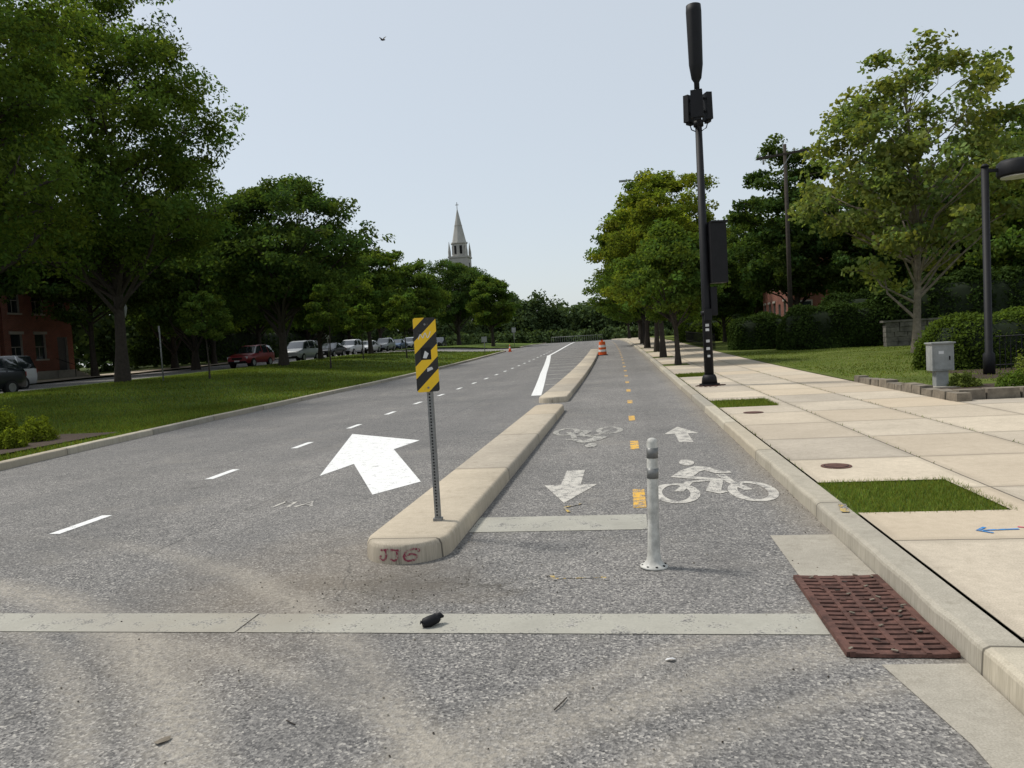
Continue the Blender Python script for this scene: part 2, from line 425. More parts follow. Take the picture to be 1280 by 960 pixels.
pits = [(6.0, 7.2), (14.5, 16.0), (24.5, 26.2)]
trees_v = [33.0, 41.5, 50.0, 58.5, 71.0]
for t in trees_v: pits.append((t - .8, t + .8))
mb = MB(); prev = -12
for a, b in pits:
    addsheet(mb, 1.705, 2.8, prev, a, .13, 'sidewalk'); prev = b
addsheet(mb, 1.705, 2.8, prev, 260, .13, 'sidewalk')
addsheet(mb, 2.8, 5.6, -12, 260, .13, 'sidewalk', nu=2)
addsheet(mb, 5.6, 30, -12, 14.0, .13, 'sidewalk', nu=6)
mb.done('sidewalk')
mb = MB()
addsheet(mb, 5.62, 60, 14.1, 260, .14, 'grass_r', nu=24, jit=.02)
for a, b in pits[1:]: addsheet(mb, 1.7, 2.81, a, b, .115, 'grass_r', nu=2)
a, b = pits[0]; addsheet(mb, 1.7, 2.81, a, b, .115, 'grass', nu=4)
mb.done('lawn')

mb = MB()
addsheet(mb, 1.02, 1.485, 4.85, 5.85, .004, 'gutter')
mb.fpoly([(1.10, 3.58), (1.2, 2.9), (1.26, -1.5), (1.485, -1.5), (1.485, 3.6)], 'gutter', lambda u, v: P(u, v, .004))
mb.done('gutter_apron')

# storm drain grate
mb = MB()
F = lambda u, v: P(u, v, .004)
u0, u1, v0, v1 = .97, 1.475, 3.66, 4.82
mb.fpoly([(u0, v0), (u1, v0), (u1, v1), (u0, v1)], 'dark', F)
rs = random.Random(21)
def bar(a, b, w, z):
    (ax_, ay_), (bx_, by_) = a, b; d = Vector((bx_ - ax_, by_ - ay_)); l = d.length; d /= l; nx, ny = -d.y * w / 2, d.x * w / 2
    K = 6; rows = []
    for i in range(K + 1):
        t = i / K; x, y = ax_ + d.x * l * t, ay_ + d.y * l * t
        zz = z - .006 * (1 - ((x - (u0 + u1) / 2) / .26) ** 2) + rs.uniform(-.0008, .0008)
        wj = 1 + rs.uniform(-.08, .08)
        rows.append([mb.vert((x + nx * wj, y + ny * wj, .0052)), mb.vert((x + nx * wj * .85, y + ny * wj * .85, zz)), mb.vert((x - nx * wj * .85, y - ny * wj * .85, zz)), mb.vert((x - nx * wj, y - ny * wj, .0052))])
    for i in range(K):
        for k in range(3): mb.face([rows[i][k], rows[i][k + 1], rows[i + 1][k + 1], rows[i + 1][k]][::-1], 'rust')
    mb.face(rows[0], 'rust'); mb.face(rows[-1][::-1], 'rust')
for k, w in ((0.04, .045), (.27, .026), (.5, .034), (.73, .026), (.96, .045)):
    bar((u0 + (u1 - u0) * k, v0), (u0 + (u1 - u0) * k, v1), w, .030)
n = 19
for i in range(n):
    v = v0 + .02 + (v1 - v0 - .04) * i / (n - 1)
    bar((u0 + .015, v), (u1 - .015, v), .055 if i in (0, n - 1) else (.052 if i in (6, 12) else .042), .026 + .001 * (i % 2))
for i in range(30):
    a = rs.uniform(0, 3); mb.box((rs.uniform(u0, u1), rs.uniform(v0, v1), .030), (.03, .012, .004), rs.choice(['bark', 'bark_l', 'rust']), rot=a)
mb.done('storm_drain_grate')

# medians
def median(ul, ur, v0, v1, h=.15):
    mb = MB(); r = (ur - ul) / 2; c = (ul + ur) / 2
    vs = set(rowvs(v0 + r, v1 - r))
    for k in range(0, 13):
        d = r * (1 - math.cos(math.pi / 2 * k / 12)); vs.add(v0 + d); vs.add(v1 - d)
    vs = sorted(vs); rows = []
    for v in vs:
        d = min(v - v0, v1 - v); w = r if d >= r else math.sqrt(max(0, r * r - (r - d) ** 2))
        w = max(w, .004); b = min(.045, w * .4)
        prof = [(-w, -.02), (-w + b * .15, h * .72), (-w + b * .5, h * .93), (-w + b, h), (w - b, h), (w - b * .5, h * .93), (w - b * .15, h * .72), (w, -.02)]
        if w < .1: prof = [(a, z * (1 if z < 0 else (1 - .25 * (1 - w / .1)))) for a, z in prof]
        rows.append([mb.vert(P(c + a, v, z), (c + a, v)) for a, z in prof])
    for i in range(len(rows) - 1):
        for k in range(7): mb.face([rows[i][k], rows[i + 1][k], rows[i + 1][k + 1], rows[i][k + 1]][::-1], 'median', True)
    mb.face(rows[0], 'median'); mb.face(rows[-1][::-1], 'median')
    return mb
R_ = .34
mb = median(-2.10, -1.42, 5.22, 16.8)
cx, cy = -1.76, 5.56
def nose(a, z): return (cx + (R_ + .003) * math.sin(a), cy - (R_ + .003) * math.cos(a), z)
def smooth_pts(st, n=6):
    pp = []
    for i in range(len(st) - 1):
        p0 = st[max(i - 1, 0)]; p1 = st[i]; p2 = st[i + 1]; p3 = st[min(i + 2, len(st) - 1)]
        for k in range(n):
            t = k / n
            pp.append(tuple(.5 * ((2 * p1[q]) + (-p0[q] + p2[q]) * t + (2 * p0[q] - 5 * p1[q] + 4 * p2[q] - p3[q]) * t * t + (-p0[q] + 3 * p1[q] - 3 * p2[q] + p3[q]) * t ** 3) for q in (0, 1)))
    pp.append(st[-1]); return pp
for st in ([(-.42, .104), (-.2, .112)], [(-.29, .108), (-.27, .06), (-.35, .03), (-.46, .042), (-.40, .062)], [(-.16, .110), (.08, .108)], [(-.02, .109), (.0, .06), (-.08, .030), (-.18, .045)],
           [(.38, .112), (.22, .10), (.14, .06), (.20, .028), (.36, .030), (.42, .055), (.32, .076), (.17, .062)], [(.40, .110), (.48, .10), (.46, .085)]):
    pp = smooth_pts(st)
    li = []; hi = []
    for i, q in enumerate(pp):
        a_, b_ = pp[max(i - 1, 0)], pp[min(i + 1, len(pp) - 1)]
        dx, dy = (b_[0] - a_[0]) * R_, b_[1] - a_[1]; l = math.hypot(dx, dy) or 1; w = .0072 * (1 + .25 * math.sin(i * 1.7))
        li.append(mb.vert(nose(q[0] - dy / l * w / R_, q[1] + dx / l * w))); hi.append(mb.vert(nose(q[0] + dy / l * w / R_, q[1] - dx / l * w)))
    for i in range(len(pp) - 1): mb.face([li[i], li[i + 1], hi[i + 1], hi[i]], 'magenta')
mb.done('median_island')
median(-2.28, -1.52, 18.7, 62).done('median_island')

# ------------------------------------------------------------------ road markings
F4 = lambda u, v: P(u, v, .004)
def strip(mb, u0, u1, v0, v1, mat, z=.004): addsheet(mb, u0, u1, v0, v1, z, mat)
mb = MB(); strip(mb, -6.6, -2.35, 3.93, 4.23, 'bar_old'); strip(mb, -2.335, .965, 3.93, 4.22, 'bar_old'); mb.done('crosswalk_line_marking')
mb = MB(); strip(mb, -1.41, .1, 6.1, 6.62, 'bar_old'); mb.done('stop_line_marking')
mb = MB(); lane = interp([(0, -5.5), (8, -5.6), (20, -6.0), (200, -6.0)])
v = 3.9
while v < 70:
    addsheet(mb, (lambda q: lane(q) - .06), (lambda q: lane(q) + .06), v - .38, v + .38, .004, 'white'); v += 2.8
mb.done('lane_dash_marking')
mb = MB(); v = 7.3
while v < 95: strip(mb, -.01, .11, v - .42, v + .42, 'yellow'); v += 3.6
mb.done('yellow_centre_dash_marking')
mb = MB(); taper = interp([(21.4, -2.6), (34, -3.65), (57, -5.35), (200, -5.35)])
addsheet(mb, lambda q: taper(q) - .17, lambda q: taper(q) + .13, 21.4, 57, .004, 'white')
addsheet(mb, lambda q: taper(q) - .1, lambda q: taper(q) + .1, 57, 120, .004, 'white')
v = 26
while v < 100:
    strip(mb, taper(v) + .16, -2.4, v, v + .16, 'white_old'); v += 3.2
mb.done('buffer_hatching_marking')
mb = MB()
mb.fpoly([(-2.87, 7.8), (-2.51, 8.5), (-3.76, 11.35), (-3.61, 12.35), (-5.35, 13.7), (-4.05, 9.1), (-3.92, 10.0)], 'white', F4)
mb.done('merge_arrow_marking')
def bike(u, v, s, mt):
    mb = MB(); n_ = [0]
    def lay():
        n_[0] += 1; z = .004 + n_[0] * .0003
        return lambda a, b: P(u + a * s, v + b * s, z)
    for wx in (-.37, .37):
        mb.ribbon([(wx + .185 * math.cos(t), .43 * math.sin(t)) for t in [2 * math.pi * k / 28 for k in range(28)]], .095, mt, lay(), True)
    mb.ribbon([(-.34, .05), (-.20, .52), (.20, .66)], .09, mt, lay())
    mb.ribbon([(.34, .05), (.22, .50), (.17, .92)], .09, mt, lay())
    mb.ribbon([(-.29, .86), (.10, .60), (.0, .05), (.10, -.05)], .15, mt, lay())
    mb.ribbon([(-.27, .78), (-.14, 1.15), (.04, 1.42)], .23, mt, lay())
    mb.ribbon([(.02, 1.36), (.17, 1.02), (.30, 1.04)], .13, mt, lay())
    mb.fpoly([(-.13 + .09 * math.cos(t), 1.74 + .22 * math.sin(t)) for t in [2 * math.pi * k / 18 for k in range(18)]], mt, lay())
    mb.done('bicycle_symbol_marking')
bike(.79, 7.5, 1, 'white_old')
bike(-.72, 12.75, -1, 'white_worn')
def arrow(u, v0, v1, hw, sw, vw):
    mb = MB(); mb.fpoly([(u - sw, v0), (u - sw, vw), (u - hw, vw), (u, v1), (u + hw, vw), (u + sw, vw), (u + sw, v0)], 'white_old', F4)
    mb.done('direction_arrow_marking')
arrow(.80, 11.0, 12.85, .27, .1, 11.95)
arrow(-.68, 8.95, 7.15, .29, .11, 8.05)
mb = MB()
mb.ribbon([(-.56, 4.86), (-.22, 4.88)], .014, 'survey_y', F4)
for a in (-.56, -.22):
    mb.ribbon([(a - .02, 4.93), (a + .015, 4.82)], .03, 'survey_y', lambda u, v: P(u, v, .0045))
mb.ribbon([(-.5, 7.1), (-.66, 6.95), (-.6, 6.75)], .03, 'survey_y', lambda u, v: P(u, v, .0085))
mb.done('utility_survey_marking')
mb = MB()
mb.ribbon([(-3.80, 7.28), (-3.77, 7.55), (-3.71, 7.38), (-3.65, 7.55), (-3.62, 7.28)], .04, 'white_old', F4)
mb.ribbon([(-3.54, 7.27), (-3.45, 7.52), (-3.36, 7.27)], .04, 'white_old', F4); mb.ribbon([(-3.5, 7.36), (-3.40, 7.36)], .03, 'white_old', lambda u, v: P(u, v, .0045))
mb.done('painted_letters_marking')
mb = MB(); FS = lambda u, v: P(u, v, .134)
mb.ribbon([(2.32, 5.42), (2.58, 5.44)], .025, 'blue', FS); mb.ribbon([(2.39, 5.50), (2.31, 5.42), (2.38, 5.35)], .025, 'blue', lambda u, v: P(u, v, .1345))
mb.ribbon([(2.6, 5.5), (2.7, 5.43), (2.62, 5.38), (2.75, 5.3)], .025, 'pink', FS)
mb.ribbon([(1.62, 6.02), (1.67, 6.3)], .06, 'survey_y', FS)
mb.done('utility_survey_marking')
for (u, v, r) in ((2.08, 8.0, .15), (2.15, 13.4, .17)):
    mb = MB(); mb.tube([P(u, v, .131), P(u, v, .138)], r, 'rust', 24); mb.tube([P(u, v, .138), P(u, v, .140)], r * .8, 'dark', 24)
    mb.tube([P(u, v, .140), P(u, v, .1425)], r * .74, 'rust', 24); mb.done('utility_cover')

# ------------------------------------------------------------------ street furniture
mb = MB(); u, v = .113, 5.1
prof = [(0, .098), (.010, .094), (.02, .070), (.05, .050), (.10, .043), (.3, .038), (.86, .037), (.885, .03), (.892, .012)]
lean = .03
mb.tube([(u + z * lean, v, z + .004) for z, r in prof], [r for z, r in prof], 'plastic', 20)
for z0, z1 in ((.62, .69), (.76, .83)):
    mb.tube([(u + z0 * lean, v, z0), (u + z1 * lean, v, z1)], .0395, 'reflect', 20)
for k in range(8):
    a = k * math.pi / 4 + .2; mb.tube([(u + .078 * math.cos(a), v + .078 * math.sin(a), .014), (u + .078 * math.cos(a), v + .078 * math.sin(a), .0235)], .009, 'dark', 8)
mb.done('delineator_post')

mb = MB(); u, v, z0 = -1.63, 5.95, .15
mb.box((u, v, z0 + .84), (.045, .045, 1.68), 'galv')
for i in range(42):
    zz = z0 + .05 + i * .026
    if zz < 1.22:
        mb.poly([(u + .008 * math.cos(t), v - .0232, zz + .008 * math.sin(t)) for t in [2 * math.pi * k / 8 for k in range(8)]], 'dark')
mb.box((u, v, z0 + .012), (.07, .07, .024), 'galv')
W, zb, zt = .095, 1.235, 1.845
yy = v - .0265
def rr(W, zb, zt, r=.02):
    o = []
    for cx_, cz_, a0 in ((W - r, zb + r, -90), (W - r, zt - r, 0), (-W + r, zt - r, 90), (-W + r, zb + r, 180)):
        for k in range(5): a = math.radians(a0 + k * 22.5); o.append((cx_ + r * math.cos(a), cz_ + r * math.sin(a)))
    return o
o = rr(W, zb, zt)
rz = Matrix.Rotation(math.radians(28), 3, 'Z')
def sp(x, z, d=0.0):
    q = rz @ Vector((x, -d, 0)); return (u + q.x, yy + q.y - .018, z)
fr = [mb.vert(sp(a, z, .003), (a, z)) for a, z in o]; bk = [mb.vert(sp(a, z, 0), (a, z)) for a, z in o]
mb.face(fr, 'hazard'); mb.face(bk[::-1], 'galv')
for i in range(len(o)): j = (i + 1) % len(o); mb.face([fr[j], fr[i], bk[i], bk[j]], 'galv')
mb.poly([sp(a, z, .0042) for a, z in ((-.045, 1.50), (.04, 1.50), (.04, 1.60), (-.045, 1.60))], 'black')
mb.poly([sp(a, z, .005) for a, z in ((-.03, 1.515), (.0, 1.512), (.02, 1.55), (-.01, 1.575))], 'sticker')
mb.poly([sp(a, z, .0042) for a, z in ((.0, 1.40), (.05, 1.42), (.04, 1.44), (.0, 1.43))], 'sticker')
for z in (1.27, 1.79):
    mb.tube([sp(0, z, .003), sp(0, z, .009)], .009, 'galv', 8)
pp = smooth_pts([(-.06, 1.67), (-.04, 1.71), (-.02, 1.68), (.0, 1.72), (.02, 1.68), (.045, 1.73)])
mb.ribbon(pp, .006, 'sticker', lambda a, z: sp(a, z, .0045))
mb.done('hazard_marker_sign')

mb = MB(); u, v = 2.2, 20.4; X, Y, Z = P(u, v, .13)
mb.tube([(X, Y, Z), (X, Y, Z + .06)], .27, 'black', 8, smooth=False)
mb.tube([(X, Y, Z + .06), (X, Y, Z + .22), (X, Y, Z + .3)], [.21, .19, .15], 'black', 12)
mb.tube([(X, Y, Z + .3), (X, Y, Z + 1.9), (X, Y, Z + 7.3)], [.125, .12, .085], 'black', 16)
mb.tube([(X, Y, Z + 1.9), (X, Y, Z + 2.0)], .15, 'black', 16)
D_ = -.56
mb.tube([(X, Y, Z + 7.3), (X, Y, Z + 8.55 + D_), (X, Y, Z + 8.65 + D_), (X, Y, Z + 9.0 + D_), (X, Y, Z + 10.35 + D_), (X, Y, Z + 10.52 + D_), (X, Y, Z + 10.56 + D_)], [.07, .07, .13, .18, .2, .19, .1], 'black', 20)
for k in range(3):
    a = k * 2.094 + .35; dx, dy = math.cos(a), math.sin(a)
    mb.box((X + dx * .27, Y + dy * .27, Z + 7.92 + D_), (.16, .32, .70), 'black', rot=a, top=.92)
    mb.box((X + dx * .27, Y + dy * .27, Z + 7.54 + D_), (.10, .20, .06), 'black', rot=a)
    mb.box((X + dx * .13, Y + dy * .13, Z + 7.80 + D_), (.2, .05, .05), 'black', rot=a); mb.box((X + dx * .13, Y + dy * .13, Z + 8.14 + D_), (.2, .05, .05), 'black', rot=a)
    mb.tube([(X + dx * .27, Y + dy * .27, Z + 7.54 + D_), (X + dx * .22, Y + dy * .22, Z + 7.38 + D_), (X + dx * .09, Y + dy * .09, Z + 7.3 + D_)], .015, 'black', 5)
mb.tube([(X, Y, Z + 6.85), (X, Y, Z + 7.0)], .13, 'black', 12)
mb.box((X + .33, Y - .05, Z + 3.5), (.42, .38, 1.56), 'black', rot=.2); mb.box((X + .12, Y, Z + 3.9), (.2, .08, .1), 'black'); mb.box((X + .12, Y, Z + 3.2), (.2, .08, .1), 'black')
mb.box((X + .36, Y - .05, Z + 4.31), (.46, .42, .05), 'black', rot=.2)
mb.box((X + .2, Y - .02, Z + 2.25), (.16, .2, .75), 'black'); mb.box((X + .02, Y - .16, Z + 1.9), (.2, .09, .3), 'black')
for z in (1.5, 1.62, 1.2, 1.0): mb.box((X - .01, Y - .1255, Z + z), (.09, .012, .07), 'sticker')
mb.box((X, Y - .1255, Z + .8), (.07, .012, .06), 'sticker')
rs = random.Random(5)
for k in range(30):
    a = rs.uniform(0, 6.28); r = rs.uniform(.25, .4); mb.box((X + r * math.cos(a), Y + r * math.sin(a), Z + .012), (.07, .05, .02), 'rust', rot=a)
mb.done('cellular_antenna_pole')

mb = MB(); X, Y, Z = P(8.75, 19.6, .14)
mb.tube([(X, Y, Z), (X, Y, Z + .5), (X, Y, Z + .55), (X, Y, Z + 5.0)], [.13, .13, .085, .08], 'black', 14)
mb.tube([(X, Y, Z + 5.0), (X, Y, Z + 5.07)], [.1, .05], 'black', 14)
mb.box((X + .2, Y - .02, Z + 4.9), (.4, .09, .07), 'black')
mb.tube([(X + .68, Y - .05, Z + 4.72), (X + .68, Y - .05, Z + 4.77), (X + .68, Y - .05, Z + 5.02), (X + .68, Y - .05, Z + 5.1)], [.40, .42, .42, .34], 'black', 28)
mb.tube([(X + .68, Y - .05, Z + 4.69), (X + .68, Y - .05, Z + 4.719)], .34, 'whitep', 24)
mb.done('street_lamp')

mb = MB(); X, Y, Z = P(6.5, 16.7, .14)
mb.box((X, Y, Z + .17), (.24, .2, .40), 'grey_box'); mb.box((X, Y, Z + .64), (.42, .32, .56), 'grey_box'); mb.box((X, Y - .01, Z + .935), (.47, .38, .03), 'grey_box')
mb.box((X, Y - .166, Z + .62), (.34, .012, .46), 'grey_box'); mb.box((X + .12, Y - .176, Z + .62), (.02, .02, .08), 'black')
mb.box((X - .04, Y - .1735, Z + .74), (.1, .003, .06), 'sticker'); mb.box((X, Y - .02, Z - .01), (.6, .55, .08), 'gutter')
mb.done('utility_cabinet')

def drum(u, v, s=1.0):
    mb = MB(); X, Y, Z = P(u, v)
    prof = [(.0, .36, 'tyre'), (.05, .36, 'tyre'), (.051, .29, 'orange'), (.25, .285, 'orange'), (.251, .27, 'whitep'), (.4, .268, 'whitep'), (.401, .26, 'orange'), (.56, .255, 'orange'), (.561, .245, 'whitep'),
            (.72, .24, 'whitep'), (.721, .23, 'orange'), (.93, .22, 'orange'), (.95, .19, 'orange')]
    for i in range(0, len(prof) - 1):
        mb.tube([(X, Y, Z + prof[i][0] * s), (X, Y, Z + prof[i + 1][0] * s)], [prof[i][1] * s, prof[i + 1][1] * s], prof[i + 1][2] if prof[i][2] != prof[i + 1][2] else prof[i][2], 18, cap=(i in (0, len(prof) - 2)))
    mb.box((X, Y, Z + 1.0 * s), (.16 * s, .03 * s, .1 * s), 'orange'); mb.done('traffic_drum')
drum(-1.2, 52, 1.0)
mb = MB(); X, Y, Z = P(-10.5, 73); mb.box((X, Y, Z + .02), (.38, .38, .04), 'orange'); mb.tube([(X, Y, Z + .04), (X, Y, Z + .36)], [.15, .09], 'orange', 14)
mb.tube([(X, Y, Z + .36), (X, Y, Z + .5)], [.088, .068], 'whitep', 14); mb.tube([(X, Y, Z + .5), (X, Y, Z + .72)], [.067, .03], 'orange', 14); mb.done('traffic_cone')

mb = MB()
prof = [(-.06, .012), (-.045, .026), (-.01, .033), (.03, .03), (.055, .022), (.065, .006)]
mb.tube([(-1.19 + t * .8, 4.03 + t * .5, .034 + .006 * math.sin(60 * t)) for t, r in prof], [r for t, r in prof], 'black', 9)
mb.tube([(-1.165, 4.06, .045), (-1.14, 4.075, .05), (-1.12, 4.07, .045)], [.024, .018, .006], 'black', 7)
mb.done('discarded_glove')
mb = MB(); mb.poly([(.11, 3.6, .006), (.14, 3.585, .02), (.165, 3.61, .007), (.15, 3.62, .012), (.12, 3.615, .01)], 'sticker'); mb.done('paper_scrap')
def stick(pts, r): mb = MB(); mb.tube(pts, r, 'bark', 5); mb.done('twig')
stick([(-.34, 3.2, .008), (-.36, 3.14, .011), (-.385, 3.09, .008)], .003)
stick([(-1.55, 2.95, .008), (-1.49, 2.91, .010)], .003)
mb = MB(); mb.poly([(-2.05, 2.75, .006), (-2.02, 2.73, .012), (-1.99, 2.77, .008), (-2.0, 2.80, .012), (-2.03, 2.79, .008)], 'bark_l'); mb.done('dead_leaf')
mb = MB(); rs = random.Random(11)
for i in range(900):
    q = rs.random()
    if q < .25: u = rs.gauss(-1.6, .5); v = rs.gauss(4.75, .35)
    elif q < .65: u = 1.485 - abs(rs.gauss(0, .08)); v = rs.uniform(5.9, 22)
    elif q < .8: u = -1.41 + abs(rs.gauss(0, .06)); v = rs.uniform(5.6, 17)
    else: u = rs.uniform(-4, 1.3); v = rs.uniform(2.4, 6)
    if (u < -1.4 and v > 5.1) or (u > .95 and 3.6 < v < 4.9): continue
    s = rs.uniform(.003, .008); mb.box((u, v, s * .3 + .004), (s * 1.4, s, s * .7), rs.choice(['bark_l', 'gutter', 'gutter', 'bark_l', 'bark']), rot=rs.uniform(0, 3), top=.6)
mb.done('gravel')

mb = MB(); rs = random.Random(3)
def stones(pts):
    for i in range(len(pts) - 1):
        a, b = Vector(pts[i]), Vector(pts[i + 1]); L = (b - a).length; d = (b - a) / L; t = 0
        ang = math.atan2(d.y, d.x)
        while t < L:
            l = rs.uniform(.3, .6); p = a + d * (t + l / 2); h = rs.uniform(.14, .2)
            mb.box(P(p.x, p.y, .13 + h / 2 - .02), (l - .02, .26 + rs.uniform(-.03, .03), h), 'bark_l', rot=ang + rs.uniform(-.04, .04), top=.93); t += l
stones([(5.72, 19.5), (5.74, 14.2), (13, 14.15)]); mb.done('stone_edging')
mb = MB(); addsheet(mb, 5.9, 12, 14.3, 17.0, .150, 'mulch', nu=4); addsheet(mb, 8.0, 14, 17.0, 21.5, .150, 'mulch', nu=4)
addsheet(mb, -14.2, -11.05, 11.3, 14.6, .150, 'mulch', nu=8); mb.done('mulch_bed')

mb = MB()
for k in range(5):
    u = 13.0
    while u < 27:
        l = rs.uniform(.35, .75); mb.box(P(u + l / 2, 39.5 + rs.uniform(-.04, .04), .25 + k * .24), (l - .025, .45, .225), 'fieldstone', top=.97); u += l
mb.box(P(20.0, 39.5, 1.39), (14.2, .55, .10), 'fieldstone'); mb.done('stone_wall')

# ------------------------------------------------------------------ foliage
def quads_mesh(name, verts, faces, midx, mats, tint):
    me = bpy.data.meshes.new(name)
    nv, nf = len(verts), len(faces)
    me.vertices.add(nv); me.vertices.foreach_set('co', verts.astype(np.float32).ravel())
    k = faces.shape[1]
    me.loops.add(nf * k); me.loops.foreach_set('vertex_index', faces.astype(np.int32).ravel())
    me.polygons.add(nf); me.polygons.foreach_set('loop_start', np.arange(nf, dtype=np.int32) * k)
    for m in mats: me.materials.append(M[m])
    me.polygons.foreach_set('material_index', midx.astype(np.int32))
    me.update(calc_edges=True)
    at = me.attributes.new('tint', 'FLOAT_COLOR', 'FACE')
    c = np.ones((nf, 4), dtype=np.float32); c[:, :3] = tint; at.data.foreach_set('color', c.ravel())
    return me

def leaves(rng, cen, outward, size, asp=.5, up=.7):
    n = len(cen)
    nr = rng.normal(size=(n, 3)); nr /= np.linalg.norm(nr, axis=1)[:, None]
    nr = nr * .8 + outward * .4; nr[:, 2] += up * .7
    nr /= np.linalg.norm(nr, axis=1)[:, None]
    a = rng.normal(size=(n, 3)); a -= (a * nr).sum(1)[:, None] * nr; a /= np.linalg.norm(a, axis=1)[:, None]
    b = np.cross(nr, a)
    s = size * rng.uniform(.6, 1.3, n)[:, None]
    v = np.stack([cen - a * s * .5, cen + b * s * asp * .5 - a * s * .05, cen + a * s * .5, cen - b * s * asp * .5 - a * s * .05], 1)
    return v.reshape(-1, 3)

def np_tube(pts, rad, n=6):
    mb = MB(); mb.tube(pts, rad, 'bark', n, cap=False)
    return np.array(mb.v), np.array(mb.f)

def unit(rng, n):
    d = rng.normal(size=(n, 3)); return d / np.linalg.norm(d, axis=1)[:, None]

def tree_mesh(name, h, cb, rx, nleaf, leaf, seed, leafmat='leaf_m', bark='bark', tr=.22, nb=36, sub=9, bs=.30, ss=.115, egg=.15, irr=.25, fill=.45, asp=.6, xoff=0.0, inner=.12, flat=.55):
    """boughs -> sub-clumps -> leaves, on a limb skeleton"""
    rng = np.random.default_rng(seed); rs = random.Random(seed)
    rz = (h - cb) / 2; zc = cb + rz
    lob = unit(rng, 9); la = rng.uniform(-.6, 1, 9) * irr
    d = unit(rng, nb)
    for _ in range(6):
        diff = d[:, None, :] - d[None, :, :]; dd = np.linalg.norm(diff, axis=2) + 1e-3
        d = d + (diff / dd[:, :, None] ** 3).sum(1) * .35 / nb; d /= np.linalg.norm(d, axis=1)[:, None]
    rad = rng.uniform(.35, 1, nb) ** fill
    amp = 1 + (np.clip(d @ lob.T, 0, 1) ** 3 @ la)
    B = d * (rad * .80 * amp)[:, None]
    bsz = bs * rng.uniform(.7, 1.3, nb)
    ncl = nb * sub; bi = np.repeat(np.arange(nb), sub)
    o = unit(rng, ncl) * (rng.uniform(0, 1, ncl) ** .5)[:, None] * bsz[bi][:, None]
    o[:, 2] *= flat * rx / rz * 1.0
    C = (B[bi] + o) * np.array([rx, rx, rz])
    C[:, :2] *= (1 - egg * np.clip(C[:, 2] / rz, -1, 1))[:, None]
    C[:, 0] += xoff; C[:, 2] += zc
    C[:, 2] = np.maximum(C[:, 2], cb + rng.uniform(-.2, .5, ncl))
    Bw = B * np.array([rx, rx, rz]); Bw[:, :2] *= (1 - egg * np.clip(Bw[:, 2] / rz, -1, 1))[:, None]; Bw[:, 0] += xoff; Bw[:, 2] = np.maximum(Bw[:, 2] + zc, cb + .3)
    cs = rx * ss * rng.uniform(.6, 1.5, ncl)
    w = cs ** 1.8; w /= w.sum(); idx = rng.choice(ncl, nleaf, p=w)
    off = unit(rng, nleaf) * (rng.uniform(0, 1, nleaf) ** .45)[:, None]
    L = C[idx] + off * cs[idx][:, None] * np.array([1.35, 1.35, .8])
    ni = int(nleaf * inner)
    if ni:
        q = unit(rng, ni) * (rng.uniform(0, 1, ni) ** .4)[:, None] * np.array([rx, rx, rz]) * .62; q[:, 0] += xoff; q[:, 2] += zc; L[:ni] = q
    outw = L - np.array([xoff, 0, zc]); outw /= (np.linalg.norm(outw, axis=1)[:, None] + 1e-6)
    LV = leaves(rng, L, outw, leaf, asp)
    br = rng.uniform(.8, 1.22, nb)[bi][idx] * rng.uniform(.8, 1.2, ncl)[idx] * rng.uniform(.72, 1.3, nleaf)
    yl = rng.uniform(-.12, .16, ncl)[idx] + rng.uniform(-.08, .08, nleaf)
    tint = np.stack([br * (1 + yl), br, br * (1 - yl)], 1)
    V = [LV]; Fc = [np.arange(nleaf * 4).reshape(-1, 4)]; base_n = nleaf * 4
    tubes = []
    ph = rs.uniform(0, 6.28); tp = []; topz = zc + rz * .5
    for i in range(9):
        s = i / 8; tp.append((.03 * h * math.sin(s * 3 + ph) * s + xoff * s * .8, .03 * h * math.cos(s * 2.6 + ph) * s, -.15 + topz * s))
    tubes.append((tp, [tr * (1.45 if i == 0 else 1) * (1 - .82 * (i / 8)) for i in range(9)], 9))
    for j in range(nb):
        c = Bw[j]; zz = max(cb * .7, min(topz * .92, c[2] - math.hypot(c[0] - xoff, c[1]) * rs.uniform(.5, .9)))
        s = min(max(zz / topz, .1), .95); i0 = int(s * 8); fr_ = s * 8 - i0
        p0 = np.array(tp[i0]) * (1 - fr_) + np.array(tp[min(i0 + 1, 8)]) * fr_
        r0 = tr * (1 - .82 * s) * .5
        mid = (p0 + c) / 2 + np.array([rs.uniform(-.1, .1) * rx, rs.uniform(-.1, .1) * rx, rs.uniform(.0, .12) * rx])
        q1 = p0 * .6 + mid * .4; q3 = mid * .45 + c * .55
        tubes.append(([tuple(p0), tuple(q1), tuple(mid), tuple(q3), tuple(c)], [r0, r0 * .8, r0 * .6, r0 * .42, r0 * .25], 5))
        for k in range(min(sub, 5)):
            cc = C[j * sub + k]; st = (c, q3)[k % 2]
            tubes.append(([tuple(st), tuple((st + cc) / 2 + np.array([0, 0, .03 * rx])), tuple(cc)], [r0 * .28, r0 * .18, r0 * .07], 4))
    for a, b, c in tubes:
        tv, tf = np_tube(a, b, c); V.append(tv); Fc.append(tf + base_n); base_n += len(tv)
    V = np.concatenate(V); Fc = np.concatenate(Fc)
    mi = np.ones(len(Fc), dtype=np.int32); mi[:nleaf] = 0
    T = np.ones((len(Fc), 3)); T[:nleaf] = tint
    return quads_mesh(name, V, Fc, mi, [leafmat, bark], T)
def put(name, me, u, v, z=.1, rot=0, sc=1.0):
    ob = bpy.data.objects.new(name, me); ob.location = P(u, v, z); ob.rotation_euler = (0, 0, rot)
    ob.scale = (sc, sc, sc) if not hasattr(sc, '__len__') else sc
    scene.collection.objects.link(ob); return ob

